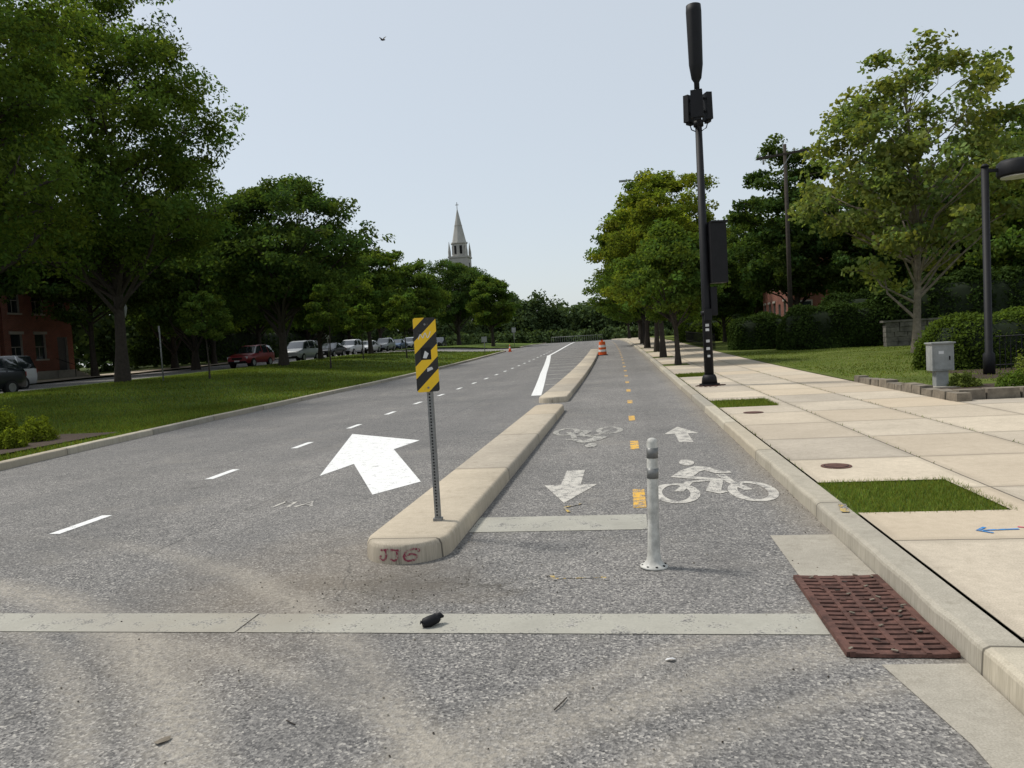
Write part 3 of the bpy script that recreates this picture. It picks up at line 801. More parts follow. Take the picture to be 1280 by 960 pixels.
# big left trees
put('oak_tree', tree_mesh('tA', 21, 3.0, 7.0, 90000, .24, 1, 'leaf_m', tr=.30, nb=88, sub=9, bs=.23, ss=.082, irr=.4, asp=.5), -25.5, 34.5)
put('oak_tree', tree_mesh('tB', 17.5, 3.6, 6.3, 74000, .20, 2, 'leaf_m', tr=.34, nb=76, sub=9, bs=.24, ss=.085, irr=.35, asp=.5), -23.8, 22.5)
me = tree_mesh('tC', 13.5, 2.4, 6.2, 48000, .28, 3, 'leaf_d', tr=.30, nb=64, bs=.24, ss=.092, irr=.45)
put('shade_tree', me, -23.4, 48.9)
md = tree_mesh('tD', 13.5, 2.0, 5.2, 32000, .31, 4, 'leaf_d', tr=.28, nb=46, bs=.27, ss=.11, irr=.4)
put('shade_tree', md, -33.8, 55)
mE = tree_mesh('tE', 12.5, 1.8, 4.0, 26000, .31, 5, 'leaf_m', tr=.24, nb=38, bs=.27, ss=.11, irr=.45)
mF = tree_mesh('tF', 12, 2.0, 4.6, 26000, .33, 6, 'leaf_m', tr=.24, nb=40, bs=.27, ss=.11, irr=.45)
mJ = tree_mesh('tJ', 13.5, 4.0, 5.0, 28000, .31, 7, 'leaf_d', tr=.24, nb=44, bs=.27, ss=.11, irr=.4)
put('shade_tree', mE, -24.6, 72); put('shade_tree', mF, -24.0, 88, sc=.95)
put('shade_tree', me, -22.5, 109, rot=2, sc=.98); put('shade_tree', mE, -15.5, 96, rot=1, sc=.88)
put('shade_tree', mF, -26.0, 62, rot=3, sc=.86)
for i, (u, v, k, s) in enumerate(((-38.8, 60, md, .95), (-38.8, 31, mJ, .95), (-39, 39.5, mJ, 1.0), (-38.6, 49.5, mJ, .95), (-39, 67, mF, 1.0), (-38.5, 76, mE, 1.1), (-39, 90, md, 1), (-38, 104, mF, 1.1), (-38, 120, mE, 1.2))):
    put('shade_tree', k, u, v, rot=i * 1.3, sc=s)
my = tree_mesh('tY', 5.4, 1.6, 1.5, 5600, .17, 8, 'leaf_m', tr=.05, nb=16, sub=5, bs=.3, ss=.15, inner=.05)
put('young_tree', my, -20.0, 33.4, sc=.9); put('young_tree', my, -17.6, 43, rot=2, sc=1.08); put('young_tree', my, -17.0, 58, rot=4, sc=1.1)
put('young_tree', my, -20.0, 56, rot=3, sc=.9)
# pavement trees (right)
m1 = tree_mesh('tR1', 6.4, 2.0, 2.5, 20000, .17, 11, 'leaf_m', tr=.13, nb=36, sub=7, bs=.28, ss=.12, egg=.3, irr=.45)
m2 = tree_mesh('tR2', 10.8, 2.4, 2.9, 30000, .19, 12, 'leaf_y', tr=.16, nb=52, sub=8, bs=.25, ss=.105, egg=.22, irr=.55)
m3 = tree_mesh('tR3', 12.5, 2.6, 3.5, 30000, .22, 13, 'leaf_y', tr=.19, nb=46, sub=8, bs=.27, ss=.11, irr=.45)
m4 = tree_mesh('tR4', 12.5, 2.3, 3.8, 30000, .25, 14, 'leaf_m', tr=.2, nb=44, sub=8, bs=.27, ss=.115, irr=.45)
put('pavement_tree', m1, 2.35, 33); put('pavement_tree', m2, 2.25, 41.5); put('pavement_tree', m3, 2.4, 50, sc=.90)
put('pavement_tree', m4, 2.2, 58.5, sc=1.02); put('pavement_tree', m4, 2.5, 71, rot=2, sc=(1.1, 1.1, .95)); put('shade_tree', m3, 3.4, 92, rot=3, sc=1.1); put('shade_tree', m4, 6.5, 80, rot=1)
put('shade_tree', m4, 3.2, 116, rot=2.4, sc=1.05)
# sycamore
put('sycamore_tree', tree_mesh('tS', 13.2, 2.2, 4.9, 19000, .21, 21, 'leaf_s', bark='bark_l', tr=.17, nb=82, sub=6, bs=.18, ss=.078, irr=.45, asp=.8, fill=.62, inner=.02, egg=.25), 11.8, 32.3)
# right background
mg = tree_mesh('tG', 14.0, 1.6, 4.2, 32000, .31, 22, 'leaf_d', tr=.25, nb=50, bs=.27, ss=.11, irr=.4)
mh = tree_mesh('tH', 14.5, 1.0, 6.2, 44000, .33, 23, 'leaf_d', tr=.3, nb=62, bs=.25, ss=.095, irr=.4)
mi_ = tree_mesh('tI', 13.5, 1.0, 5.6, 38000, .31, 24, 'leaf_m', tr=.3, nb=58, bs=.25, ss=.095, irr=.4)
for i, (u, v, k, s) in enumerate(((12.8, 56, mg, 1.0), (17.5, 52, mg, .85), (25, 62, mh, .92), (27, 54, mi_, 1.05), (23.5, 44.5, mi_, .9), (31, 46, mh, 1.0), (16, 88, mh, .95), (32, 66, mh, 1.1), (20, 48.5, mg, .72), (8.6, 62, mg, .60), (11, 100, mh, .8), (20, 57, mh, .8))):
    put('shade_tree', k, u, v, rot=i * 1.7, sc=s)

def hedge(name, u, v, L, D, H, n, leaf, seed, rot=0.0, lm='leaf_h'):
    rng = np.random.default_rng(seed)
    d = rng.normal(size=(n, 3)); d[:, 2] = np.abs(d[:, 2])
    p = 4.0
    r = (np.abs(d) ** p).sum(1) ** (-1 / p); S_ = d * r[:, None]
    bump = 1 + .05 * np.sin(S_[:, 0] * L * 1.7 + seed) + .04 * np.sin(S_[:, 1] * D * 2.3 + S_[:, 0] * 5) + rng.normal(size=n) * .025
    S_ *= bump[:, None]
    C = S_ * np.array([L / 2, D / 2, H])
    LV = leaves(rng, C, d / np.linalg.norm(d, axis=1)[:, None], leaf, .6)
    cl = .85 + .3 * np.sin(C[:, 0] * 2.1) * np.sin(C[:, 2] * 3 + 1) * np.cos(C[:, 1] * 2.4)
    br = cl * rng.uniform(.6, 1.5, n)
    tint = np.stack([br * 1.05, br, br * .9], 1)
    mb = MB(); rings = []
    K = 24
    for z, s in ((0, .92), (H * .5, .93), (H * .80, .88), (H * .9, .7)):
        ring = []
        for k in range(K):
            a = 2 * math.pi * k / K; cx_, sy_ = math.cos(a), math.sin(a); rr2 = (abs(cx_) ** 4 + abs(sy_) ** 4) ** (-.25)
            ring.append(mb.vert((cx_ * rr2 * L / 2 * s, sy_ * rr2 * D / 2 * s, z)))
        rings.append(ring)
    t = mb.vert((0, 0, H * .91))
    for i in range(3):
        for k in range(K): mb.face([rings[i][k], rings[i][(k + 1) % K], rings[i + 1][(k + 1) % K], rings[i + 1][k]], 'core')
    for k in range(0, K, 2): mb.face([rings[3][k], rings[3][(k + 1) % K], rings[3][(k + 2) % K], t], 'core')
    V = np.concatenate([LV, np.array(mb.v)]); cf = np.array(mb.f) + n * 4
    Fc = np.concatenate([np.arange(n * 4).reshape(-1, 4), cf])
    mi = np.ones(len(Fc), dtype=np.int32); mi[:n] = 0; T = np.ones((len(Fc), 3)); T[:n] = tint
    return put(name, quads_mesh(name, V, Fc, mi, [lm, 'core'], T), u, v, .08, rot)
hedge('hedge', 8.2, 45.5, 3.3, 2.4, 1.95, 18000, .14, 1)
hedge('hedge', 11.6, 42.0, 6.2, 2.6, 2.25, 30000, .14, 2)
hedge('hedge', 11.6, 22.6, 6.6, 2.2, 1.5, 40000, .09, 3, lm='leaf_m')
hedge('hedge', 15.5, 47.0, 8.0, 3, 2.9, 22000, .18, 4)
hedge('hedge', 8.5, 72, 5, 14, 2.0, 20000, .2, 5, lm='leaf_m')
hedge('hedge', 21, 41.5, 15, 2.6, 3.4, 32000, .2, 6)
hedge('hedge', -40.5, 86, 3, 52, 3.2, 26000, .3, 7)
def shrub(name, u, v, r, h, n, leaf, seed, lm):
    rng = np.random.default_rng(seed); d = rng.normal(size=(n, 3)); d /= np.linalg.norm(d, axis=1)[:, None]; d[:, 2] = np.abs(d[:, 2])
    C = d * (rng.uniform(.2, 1, n) ** .4)[:, None] * np.array([r, r, h]) * (1 + .22 * np.sin(d[:, 0] * 7 + seed) * np.cos(d[:, 1] * 6 + seed))[:, None]
    LV = leaves(rng, C, d, leaf, .5); br = rng.uniform(.6, 1.4, n); T = np.stack([br, br, br * .8], 1)
    put(name, quads_mesh(name, LV, np.arange(n * 4).reshape(-1, 4), np.zeros(n), [lm], T), u, v, .12)
shrub('boxwood_shrub', -11.75, 12.45, .3, .38, 2800, .06, 1, 'leaf_y'); shrub('boxwood_shrub', -12.1, 13.5, .38, .5, 3400, .06, 2, 'leaf_y')
shrub('boxwood_shrub', -12.95, 12.9, .42, .6, 4000, .065, 3, 'leaf_m'); shrub('boxwood_shrub', -13.7, 14.1, .5, .75, 5000, .065, 4, 'leaf_y')
for i, (u, v, r, h) in enumerate(((7.2, 15.2, .35, .4), (7.9, 15.5, .45, .55), (8.6, 15.1, .3, .35), (6.9, 16.6, .3, .3), (9.4, 15.6, .4, .45), (8.2, 16.6, .4, .7))):
    shrub('garden_plant', u, v, r, h, 1300, .07, 30 + i, 'leaf_s' if i % 2 else 'leaf_m')

# distant tree mass (one object)
rng = np.random.default_rng(99); LVs = []; Ts = []
def crown(x, y, z, r, rz, n, leaf):
    nbq = 20; bd = unit(rng, nbq); d = unit(rng, n)
    k = rng.integers(0, nbq, n); q = bd[k] * .62 + d * (rng.uniform(0, 1, n) ** .4)[:, None] * rng.uniform(.28, .5, nbq)[k][:, None]
    C = q * np.array([r, r, rz]) + np.array([x, y, z])
    C[:, 2] = np.maximum(C[:, 2], z - rz)
    LVs.append(leaves(rng, C, q, leaf, .75)); br = rng.uniform(.7, 1.25, nbq)[k] * rng.uniform(.7, 1.3, n); Ts.append(np.stack([br, br, br], 1))
rs = random.Random(8)
for i in range(44):
    u = -88 + i * 3.4; v = rs.uniform(150, 175); h = rs.uniform(10, 12.5) + (3 if abs(u + 10) > 32 else 0)
    if -12 < u < 6: h *= .86
    near = -45 < u < 30
    X, Y, Z = P(u, v); crown(X, Y, Z + h * .42, rs.uniform(4.5, 6), h * .58, 2600 if near else 1200, .7 if near else .95)
for i in range(60):
    u = -80 + i * 2.4; X, Y, Z = P(u, 145 + rs.uniform(-4, 4)); crown(X, Y, Z + .9, 2.6, 1.9, 450, .58)
for i in range(40):
    u = -240 + i * 12; v = 240; X, Y, Z = P(u, v); crown(X, Y, Z + 4, 11, 9, 900, 1.7)
for i in range(14):
    u = -64 + rs.uniform(-5, 5); v = 12 + i * 11; X, Y, Z = P(u, v); crown(X, Y, Z + 6, 7, 7, 1500, .8)
    u = -50 + rs.uniform(-2, 2); v = 58 + i * 6; X, Y, Z = P(u, v); crown(X, Y, Z + 5, 5, 6.5, 1400, .7)
    u = 46 + rs.uniform(-6, 6); v = 20 + i * 11; X, Y, Z = P(u, v); crown(X, Y, Z + 5.5, 7, 8, 1500, .8)
LV = np.concatenate(LVs); T = np.concatenate(Ts); n = len(T)
ob = bpy.data.objects.new('distant_trees', quads_mesh('distant_trees', LV, np.arange(n * 4).reshape(-1, 4), np.zeros(n), ['leaf_f'], T)); scene.collection.objects.link(ob)

def blades(pts, hh, ww, seed):
    rng = np.random.default_rng(seed); n = len(pts)
    a = rng.uniform(0, 2 * np.pi, n); h = hh * rng.uniform(.5, 1.4, n); w = ww * rng.uniform(.6, 1.3, n)
    dx = np.stack([np.cos(a), np.sin(a), np.zeros(n)], 1) * w[:, None] * .5
    t = rng.normal(size=(n, 3)) * .4; t[:, 2] = 1; t *= h[:, None]
    V = np.stack([pts - dx, pts + dx, pts + t], 1).reshape(-1, 3)
    br = rng.uniform(.55, 1.45, n) * (1 + .25 * np.sin(pts[:, 0] * 1.1) * np.cos(pts[:, 1] * .9)); y = rng.uniform(-.1, .45, n)
    T = np.stack([br * (1 + y), br, br * .9], 1)
    return V, T
def blade_obj(name, lst):
    Vs = []; Ts = []
    for (f, n, hh, ww, sd) in lst:
        rg = random.Random(sd); pts = np.array([f(rg) for _ in range(n)]); V, T = blades(pts, hh, ww, sd); Vs.append(V); Ts.append(T)
    V = np.concatenate(Vs); T = np.concatenate(Ts); n = len(T)
    ob = bpy.data.objects.new(name, quads_mesh(name, V, np.arange(n * 3).reshape(-1, 3), np.zeros(n), ['blade'], T)); scene.collection.objects.link(ob)
def fl(v0, v1, u0):
    def f(r):
        v = r.uniform(v0, v1); hi = ukl(v) - .16; u = hi - (hi - u0) * r.random() ** 1.2
        return P(u, v, .11)
    return f
def notbed(f):
    def g_(r):
        for _ in range(20):
            p = f(r)
            if not (-14.3 < p[0] < -11 and 11.2 < p[1] < 14.7): return p
        return p
    return g_
blade_obj('grass', [(notbed(fl(8, 22, -22)), 60000, .07, .022, 1), (fl(22, 45, -26), 42000, .08, .035, 2), (fl(45, 74, -26), 14000, .09, .06, 9),
                    (lambda r: P(r.uniform(1.72, 2.84) + r.gauss(0, .02), r.uniform(5.98, 7.22) + r.gauss(0, .025), .11), 8500, .042, .007, 3),
                    (lambda r: P(r.uniform(1.72, 2.82), r.uniform(14.5, 16.0), .11), 3500, .06, .012, 4),
                    (lambda r: P(r.uniform(1.72, 2.82), r.uniform(24.5, 26.2), .11), 2000, .07, .02, 5),
                    (lambda r: P(r.uniform(5.8, 14), r.uniform(17.5, 42), .13), 22000, .05, .03, 6),
                    (lambda r: P(r.choice([1.705, 3.02, 4.34]) + r.gauss(0, .008), r.uniform(7.5, 26), .128), 500, .035, .01, 7)])

# ------------------------------------------------------------------ vehicles
def car(name, u, v, paint, kind='suv', face=-1):
    mb = MB()
    if kind == 'sedan': L, Wd, H, st = 4.6, .9, 1.45, [(-2.3, .45, .62, 0, .74), (-2.15, .28, .72, 0, .84), (-1.2, .26, .88, 0, .9), (-.95, .26, .92, 0, .9), (-.25, .26, .95, 1.38, .9), (.2, .26, .95, 1.45, .9), (.3, .26, .95, 1.45, .9), (1.0, .26, .96, 1.40, .9), (1.7, .27, 1.0, 0, .88), (2.2, .3, .96, 0, .84), (2.3, .45, .8, 0, .76)]
    elif kind == 'van': L, Wd, H, st = 5.0, .98, 1.85, [(-2.5, .45, .75, 0, .8), (-2.3, .28, .9, 0, .92), (-1.75, .27, 1.05, 0, .97), (-1.5, .27, 1.1, 0, .97), (-.75, .27, 1.12, 1.72, .98), (-.1, .27, 1.12, 1.82, .98), (.0, .27, 1.12, 1.83, .98), (1.2, .27, 1.12, 1.84, .98), (1.3, .27, 1.12, 1.84, .98), (2.3, .28, 1.12, 1.8, .96), (2.48, .3, 1.1, 0, .93), (2.52, .45, .9, 0, .88)]
    else: L, Wd, H, st = 4.7, .93, 1.7, [(-2.35, .48, .75, 0, .76), (-2.2, .3, .86, 0, .87), (-1.3, .3, 1.0, 0, .93), (-1.0, .3, 1.04, 0, .93), (-.4, .3, 1.06, 1.58, .93), (.15, .3, 1.06, 1.68, .93), (.25, .3, 1.06, 1.69, .93), (1.15, .3, 1.06, 1.69, .93), (1.25, .3, 1.06, 1.68, .93), (1.95, .3, 1.07, 1.6, .92), (2.28, .32, 1.05, 0, .9), (2.35, .48, .85, 0, .84)]
    rows = []
    for (y, zl, zb_, zt_, w) in st:
        t = zt_ if zt_ else zb_ + .02; wt = w * .76 if zt_ else w * .9; zm = (zl + zb_) / 2
        pr = [(-w * .93, zl), (-w, zm), (-w * .96, zb_), (-wt, t), (-wt * .8, t + .03), (wt * .8, t + .03), (wt, t), (w * .96, zb_), (w, zm), (w * .93, zl)]
        rows.append([mb.vert((a, y, z)) for a, z in pr])
    for i in range(len(rows) - 1):
        gi, gj = st[i][3] > 0, st[i + 1][3] > 0; thin = (st[i + 1][0] - st[i][0]) < .15
        for k in range(9):
            m = paint
            if k in (2, 6) and (gi or gj) and not thin: m = 'glass'
            if k in (3, 4, 5) and (gi != gj): m = 'glass'
            mb.face([rows[i][k], rows[i][k + 1], rows[i + 1][k + 1], rows[i + 1][k]], m, True)
        mb.face([rows[i][9], rows[i][0], rows[i + 1][0], rows[i + 1][9]], 'tyre')
    mb.face(rows[0][::-1], paint); mb.face(rows[-1], paint)
    for y in (-L * .31, L * .29):
        for sx in (-1, 1):
            mb.tube([(sx * (Wd - .2), y, .33), (sx * (Wd + .005), y, .33)], .37, 'dark', 20)
            mb.tube([(sx * (Wd - .18), y, .33), (sx * (Wd + .02), y, .33)], .33, 'tyre', 20); mb.tube([(sx * Wd, y, .33), (sx * (Wd + .028), y, .33)], .21, 'rim', 14)
    yf = st[1][0]; yr = st[-2][0]; zf = st[1][2]; zr = st[-2][2]
    for sx in (-1, 1):
        mb.box((sx * Wd * .7, yf - .06, zf - .1), (.34, .12, .14), 'lampl'); mb.box((sx * Wd * .78, yr + .04, zr - .12), (.22, .12, .22), 'taill')
        mb.box((sx * (Wd + .09), st[4][0] - .1, st[4][2] + .06), (.18, .1, .13), paint)
    mb.box((0, yf - .12, zf - .18), (Wd * .9, .08, .16), 'dark'); mb.box((0, yf - .16, .42), (Wd * 1.5, .1, .14), 'dark'); mb.box((0, yf - .17, .5), (.4, .12, .1), 'sticker')
    mb.box((0, yr + .1, .42), (Wd * 1.5, .08, .12), 'dark')
    ob = mb.done(name); ob.location = P(u, v, -.02); ob.rotation_euler = (0, 0, math.atan(.00044 * max(0, v - 5)) + (math.pi if face > 0 else 0))
car('parked_car', -28.8, 28.7, 'car_black', 'suv'); car('parked_van', -33.4, 34.4, 'car_white', 'van')
car('parked_car', -29.2, 55.5, 'car_red', 'suv'); car('parked_van', -28.8, 64.2, 'car_silver', 'van')
for i, (v, c, k) in enumerate(((72.5, 'car_black', 'sedan'), (78.5, 'car_white', 'suv'), (85, 'car_white', 'sedan'), (91.5, 'car_silver', 'suv'), (98, 'car_blue', 'sedan'), (104.5, 'car_white', 'suv'), (111, 'car_silver', 'sedan'), (118, 'car_white', 'suv'), (126, 'car_black', 'suv'))):
    car('parked_car', -29.1, v, c, k)

# ------------------------------------------------------------------ buildings
def facade(mb, x, y0, y1, z0, floors, cols, wall, sgn, fh=3.3, ww=1.0, wh=1.8, door=None):
    cw = (y1 - y0) / cols; d = -.18 * sgn
    for f_ in range(floors):
        zz = z0 + f_ * fh
        for c in range(cols):
            a, b = y0 + c * cw, y0 + (c + 1) * cw
            isd = door is not None and f_ == 0 and c == door
            wa = (a + b) / 2 - ww / 2; wb = wa + ww; za = zz + (.0 if isd else .9); zb_ = zz + (2.5 if isd else .9 + wh)
            for (p, q, r, s) in ((a, wa, zz, zz + fh), (wb, b, zz, zz + fh), (wa, wb, zz, za), (wa, wb, zb_, zz + fh)):
                if q - p > 1e-3 and s - r > 1e-3: mb.poly([(x, p, r), (x, q, r), (x, q, s), (x, p, s)], wall)
            for P1, P2 in (((wa, za), (wb, za)), ((wb, za), (wb, zb_)), ((wb, zb_), (wa, zb_)), ((wa, zb_), (wa, za))):
                mb.poly([(x, P1[0], P1[1]), (x, P2[0], P2[1]), (x + d, P2[0], P2[1]), (x + d, P1[0], P1[1])], 'trim')
            mb.poly([(x + d, wa, za), (x + d, wb, za), (x + d, wb, zb_), (x + d, wa, zb_)], 'roof' if isd else 'glass')
            if not isd:
                mb.box((x + d + .02 * sgn, (wa + wb) / 2, (za + zb_) / 2), (.04, ww - .02, .06), 'trim'); mb.box((x + d + .02 * sgn, (wa + wb) / 2, (za + zb_) / 2 - .45), (.03, .04, wh / 2 - .1), 'trim')
                mb.box((x + .04 * sgn, (wa + wb) / 2, za - .06), (.14, ww + .2, .12), 'stone')
                mb.box((x + .03 * sgn, (wa + wb) / 2, zb_ + .1), (.1, ww + .24, .2), 'stone')
def house(name, x, y0, y1, depth, z0, floors, cols, wall, sgn, roof='flat', door=0):
    mb = MB(); fh = 3.3; H = z0 + floors * fh
    facade(mb, x, y0, y1, z0, floors, cols, wall, sgn, fh, door=door)
    xb = x - depth * sgn
    for y in (y0, y1): mb.poly([(x, y, z0 - .6), (xb, y, z0 - .6), (xb, y, H), (x, y, H)], wall)
    mb.poly([(xb, y0, z0 - .6), (xb, y1, z0 - .6), (xb, y1, H), (xb, y0, H)], wall)
    mb.poly([(x, y0, z0 - .6), (x, y1, z0 - .6), (x, y1, z0), (x, y0, z0)], 'stone')
    if roof == 'flat':
        mb.poly([(x, y0, H), (xb, y0, H), (xb, y1, H), (x, y1, H)], 'roof'); mb.box((x + .2 * sgn, (y0 + y1) / 2, H - .2), (.38, y1 - y0 + .3, .5), 'trim')
    else:
        xm = (x + xb) / 2; e = .4
        mb.poly([(x + e * sgn, y0 - e, H), (x + e * sgn, y1 + e, H), (xm, y1 + e, H + 3), (xm, y0 - e, H + 3)], 'roof'); mb.poly([(xb - e * sgn, y0 - e, H), (xb - e * sgn, y1 + e, H), (xm, y1 + e, H + 3), (xm, y0 - e, H + 3)], 'roof')
        for y in (y0, y1): mb.poly([(x, y, H), (xb, y, H), (xm, y, H + 3)], wall)
        mb.box((xm, y0 + 1.5, H + 3), (.9, .9, 2.2), 'brick')
        for k in range(3):
            for f_ in range(floors):
                xx = min(x, xb) + depth * (k + .5) / 3; zz = z0 + f_ * fh + 1.7
                mb.box((xx, y0 - .02, zz), (1.25, .1, 1.9), 'trim'); mb.box((xx, y0 - .06, zz), (1.0, .06, 1.65), 'glass'); mb.box((xx, y0 - .1, zz), (1.0, .04, .06), 'trim')
    cw = (y1 - y0) / cols; dy = y0 + (door + .5) * cw
    for i in range(5): mb.box((x + sgn * (.25 + .3 * i), dy, (z0 - .6 + z0 - .12 * i) / 2), (.3, 1.6, .6 - .12 * i), 'stone')
    for s in (-.85, .85): mb.tube([(x + sgn * .1, dy + s, z0 + .9), (x + sgn * 1.6, dy + s, z0 + .35)], .025, 'black', 6); mb.tube([(x + sgn * 1.6, dy + s, z0 - .5), (x + sgn * 1.6, dy + s, z0 + .35)], .025, 'black', 6)
    mb.done(name)
zl = lambda v: P(-40, v)[2] + .7
house('brick_row_house', -42.5, 22, 30, 12, zl(28), 3, 4, 'brick', 1, door=3); house('brick_row_house', -42.3, 30.1, 38, 12, zl(36), 3, 3, 'brick', 1, door=2)
house('brick_row_house', -42.5, 38.1, 45, 12, zl(42), 3, 3, 'brick', 1, door=2); house('brick_row_house', -42.3, 45.1, 51.5, 12, zl(48), 3, 3, 'brick', 1, door=2)
house('brick_house', 14.5, 70, 82, 9, P(14, 76)[2] + .5, 2, 5, 'brick', -1, roof='gable', door=1)

mb = MB(); X, Y = -39.5, 180.0; z0 = 1.0
mb.box((X, Y, z0 + 11), (4.6, 4.6, 22), 'spire'); mb.box((X, Y, z0 + 22.2), (5.0, 5.0, .4), 'spire'); mb.box((X - 2, Y + 12, z0 + 5), (11, 20, 10), 'spire')
mb.poly([(X - 7.8, Y + 2, z0 + 10), (X - 7.8, Y + 22, z0 + 10), (X - 2, Y + 22, z0 + 15), (X - 2, Y + 2, z0 + 15)], 'roof'); mb.poly([(X + 3.8, Y + 2, z0 + 10), (X + 3.8, Y + 22, z0 + 10), (X - 2, Y + 22, z0 + 15), (X - 2, Y + 2, z0 + 15)], 'roof')
mb.poly([(X - 7.5, Y + 2.01, z0 + 10), (X + 3.5, Y + 2.01, z0 + 10), (X - 2, Y + 2.01, z0 + 14.8)], 'spire')
mb.tube([(X, Y, z0 + 22.4), (X, Y, z0 + 25.4), (X, Y, z0 + 25.6), (X, Y, z0 + 25.9)], [1.95, 1.9, 2.15, 2.1], 'spire', 8, smooth=False)
mb.tube([(X, Y, z0 + 25.9), (X, Y, z0 + 34.0)], [1.8, .1], 'spire', 8, smooth=False)
mb.tube([(X, Y, z0 + 29.9), (X, Y, z0 + 30.1)], [1.0, .98], 'stone', 8, smooth=False)
mb.box((X, Y, z0 + 34.8), (.14, .14, 1.8), 'spire'); mb.box((X, Y, z0 + 35.1), (.8, .14, .14), 'spire')
for sx in (-1, 1):
    for sy in (-1, 1): mb.tube([(X + sx * 2.1, Y + sy * 2.1, z0 + 22.4), (X + sx * 2.1, Y + sy * 2.1, z0 + 23.6), (X + sx * 2.1, Y + sy * 2.1, z0 + 26)], [.35, .35, .03], 'spire', 6, smooth=False)
for k in range(8):
    a = k * math.pi / 4 + math.pi / 8; mb.box((X + 1.78 * math.cos(a), Y + 1.78 * math.sin(a), z0 + 24), (.12, .6, 2.0), 'dark', rot=a)
for a in (0, 1, 2, 3):
    b = a * math.pi / 2; mb.box((X + 2.3 * math.cos(b), Y + 2.3 * math.sin(b), z0 + 19.2), (.06, 1.2, 3.2), 'dark', rot=b)
mb.done('church_steeple')

mb = MB(); X, Y, Z = P(10.4, 47.5)
mb.tube([(X, Y, Z), (X, Y, Z + 12.3)], [.15, .10], 'bark', 10)
mb.box((X, Y - .15, Z + 11.7), (3.4, .1, .13), 'bark', tilt=('Y', -.1)); mb.box((X, Y - .12, Z + 11.2), (.06, .06, 1.0), 'galv', tilt=('Y', .6))
for k in (-1.5, -1.0, -.5, .5, 1.0, 1.5): mb.tube([(X + k, Y - .15, Z + 11.72 + .1 * k), (X + k, Y - .15, Z + 11.98 + .1 * k)], [.05, .03], 'grey_box', 6)
for k in (-1.3, 1.3): mb.tube([(X + k, Y - .2, Z + 11.3 + .1 * k), (X + k, Y - .2, Z + 11.6 + .1 * k)], .06, 'grey_box', 6)
mb.done('utility_pole')
mb = MB(); X, Y, Z = P(2.4, 66)
mb.tube([(X, Y, Z), (X, Y, Z + 14.4)], [.13, .07], 'black', 8); mb.tube([(X, Y, Z + 14.3), (X - .6, Y, Z + 14.5), (X - 1.0, Y, Z + 14.5)], .05, 'black', 6); mb.box((X - 1.2, Y, Z + 14.45), (.7, .3, .14), 'grey_box'); mb.done('street_lamp')

def signpost(name, u, v, h, plate=None, mat='galv'):
    mb = MB(); X, Y, Z = P(u, v, .1); mb.tube([(X, Y, Z), (X, Y, Z + h)], .035, mat, 8)
    if plate: mb.box((X, Y - .04, Z + h - plate[1] / 2), (plate[0], .012, plate[1]), plate[2])
    mb.done(name)
signpost('traffic_sign', -22.2, 33.0, 2.7, (.06, .3, 'galv')); signpost('traffic_sign', -26.8, 66, 2.4, (.4, .6, 'sticker')); signpost('traffic_sign', -11.9, 66, 1.6, (.5, .5, 'grey_box'))
signpost('traffic_sign', -12.0, 90, 2.4, (.5, .6, 'grey_box')); signpost('traffic_sign', 3.4, 78, 2.6, (.45, .6, 'whitep'))
mb = MB(); X, Y, Z = P(-26.6, 36.5, .1); mb.tube([(X, Y, Z), (X, Y, Z + .6), (X, Y, Z + .7), (X, Y, Z + 3.4)], [.16, .14, .08, .07], 'black', 10)
mb.tube([(X, Y, Z + 3.4), (X, Y, Z + 3.5), (X, Y, Z + 3.95), (X, Y, Z + 4.1), (X, Y, Z + 4.3)], [.1, .16, .24, .2, .03], 'grey_box', 10); mb.done('street_lamp')
mb = MB()
for i in range(24): p = P(-9 + i * .35, 118); mb.box((p[0], p[1], p[2] + .5), (.04, .04, 1.0), 'grey_box')
a, b = P(-9, 118, 1.0), P(-.9, 118, 1.0); mb.tube([a, b], .04, 'grey_box', 6); mb.done('railing')
mb = MB()
for i in range(60): p = P(5.9, 48 + i * .3, .14); mb.box((p[0], p[1], p[2] + .5), (.025, .025, 1.0), 'black')
for z in (.25, .95): mb.tube([P(5.9, 48 + k * 3, .14 + z) for k in range(7)], .02, 'black', 5)
mb.done('iron_fence')
mb = MB()
for i in range(46): p = P(9.6 + i * .13, 20.9, .14); mb.box((p[0], p[1], p[2] + .45), (.018, .018, .9), 'black')
for z in (.14, .88): mb.tube([P(9.5, 20.9, .14 + z), P(15.6, 20.9, .14 + z)], .018, 'black', 5)
mb.done('iron_fence')

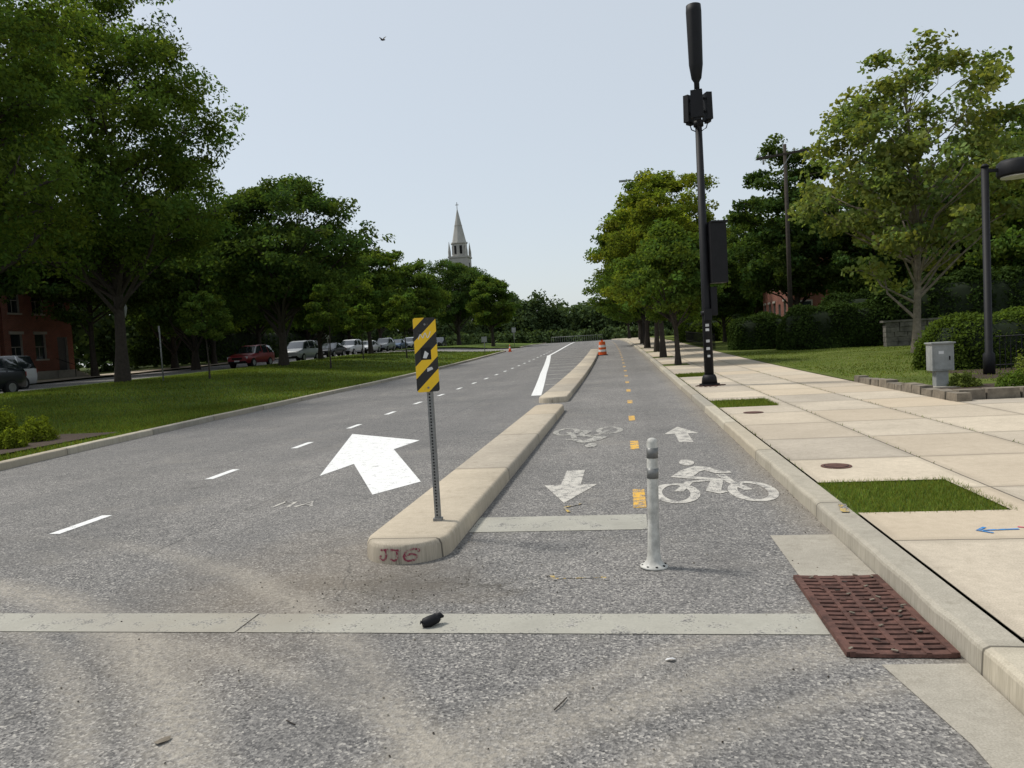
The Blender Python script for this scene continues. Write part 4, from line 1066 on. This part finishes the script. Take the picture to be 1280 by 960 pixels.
mb = MB()
mb.tube([(0, -.16, 0), (0, -.12, .005), (0, -.05, .01), (0, .04, .01), (0, .1, .015), (0, .135, .02), (0, .165, .015)], [.01, .025, .04, .045, .03, .028, .004], 'black', 8)
for s in (-1, 1):
    mb.poly([(s * .03, -.04, .02), (s * .03, .06, .02), (s * .14, .08, .10), (s * .30, -.02, .17), (s * .15, -.05, .10)], 'black')
mb.poly([(-.015, -.15, 0), (.015, -.15, 0), (.04, -.23, 0), (-.04, -.23, 0)], 'black')
ob = mb.done('bird'); ob.location = (-11.9, 38.6, 17.9); ob.rotation_euler = (.2, -.35, 1.1)

# ------------------------------------------------------------------ light
e = math.radians(56); ax, ay = -.96, .27; l = math.hypot(ax, ay); ax /= l; ay /= l
sd = Vector((ax * math.cos(e), ay * math.cos(e), math.sin(e)))
sun = bpy.data.lights.new('sun', 'SUN'); sun.energy = 3.3; sun.angle = math.radians(10); sun.color = (1, .955, .88)
so = bpy.data.objects.new('sun', sun); so.rotation_euler = sd.to_track_quat('Z', 'Y').to_euler(); scene.collection.objects.link(so)
w = bpy.data.worlds.new('World'); scene.world = w; w.use_nodes = True; nt = w.node_tree
bg = nt.nodes['Background']; sky = nt.nodes.new('ShaderNodeTexSky'); sky.sky_type = 'NISHITA'; sky.sun_disc = False
sky.sun_elevation = e; sky.sun_rotation = math.atan2(ax, ay); sky.air_density = 1.0; sky.dust_density = 1.5; sky.ozone_density = 1.0
mx = nt.nodes.new('ShaderNodeMixRGB'); mx.inputs[0].default_value = .74; mx.inputs[2].default_value = (4.65, 4.98, 5.2, 1)   # thin high haze over the clear-sky model
nt.links.new(sky.outputs[0], mx.inputs[1]); nt.links.new(mx.outputs[0], bg.inputs[0]); bg.inputs[1].default_value = .15

# ------------------------------------------------------------------ camera
cam = bpy.data.cameras.new('camera'); cam.lens = 26.0; cam.sensor_width = 36; cam.clip_end = 4000; cam.clip_start = .05
co = bpy.data.objects.new('camera', cam); scene.collection.objects.link(co); scene.camera = co
yaw, pitch, roll = math.radians(8.96), math.radians(3.2), .058
co.matrix_world = Matrix.Translation((0, 0, 1.6)) @ Matrix.Rotation(yaw, 4, 'Z') @ Matrix.Rotation(math.pi / 2 - pitch, 4, 'X') @ Matrix.Rotation(-roll, 4, 'Z')
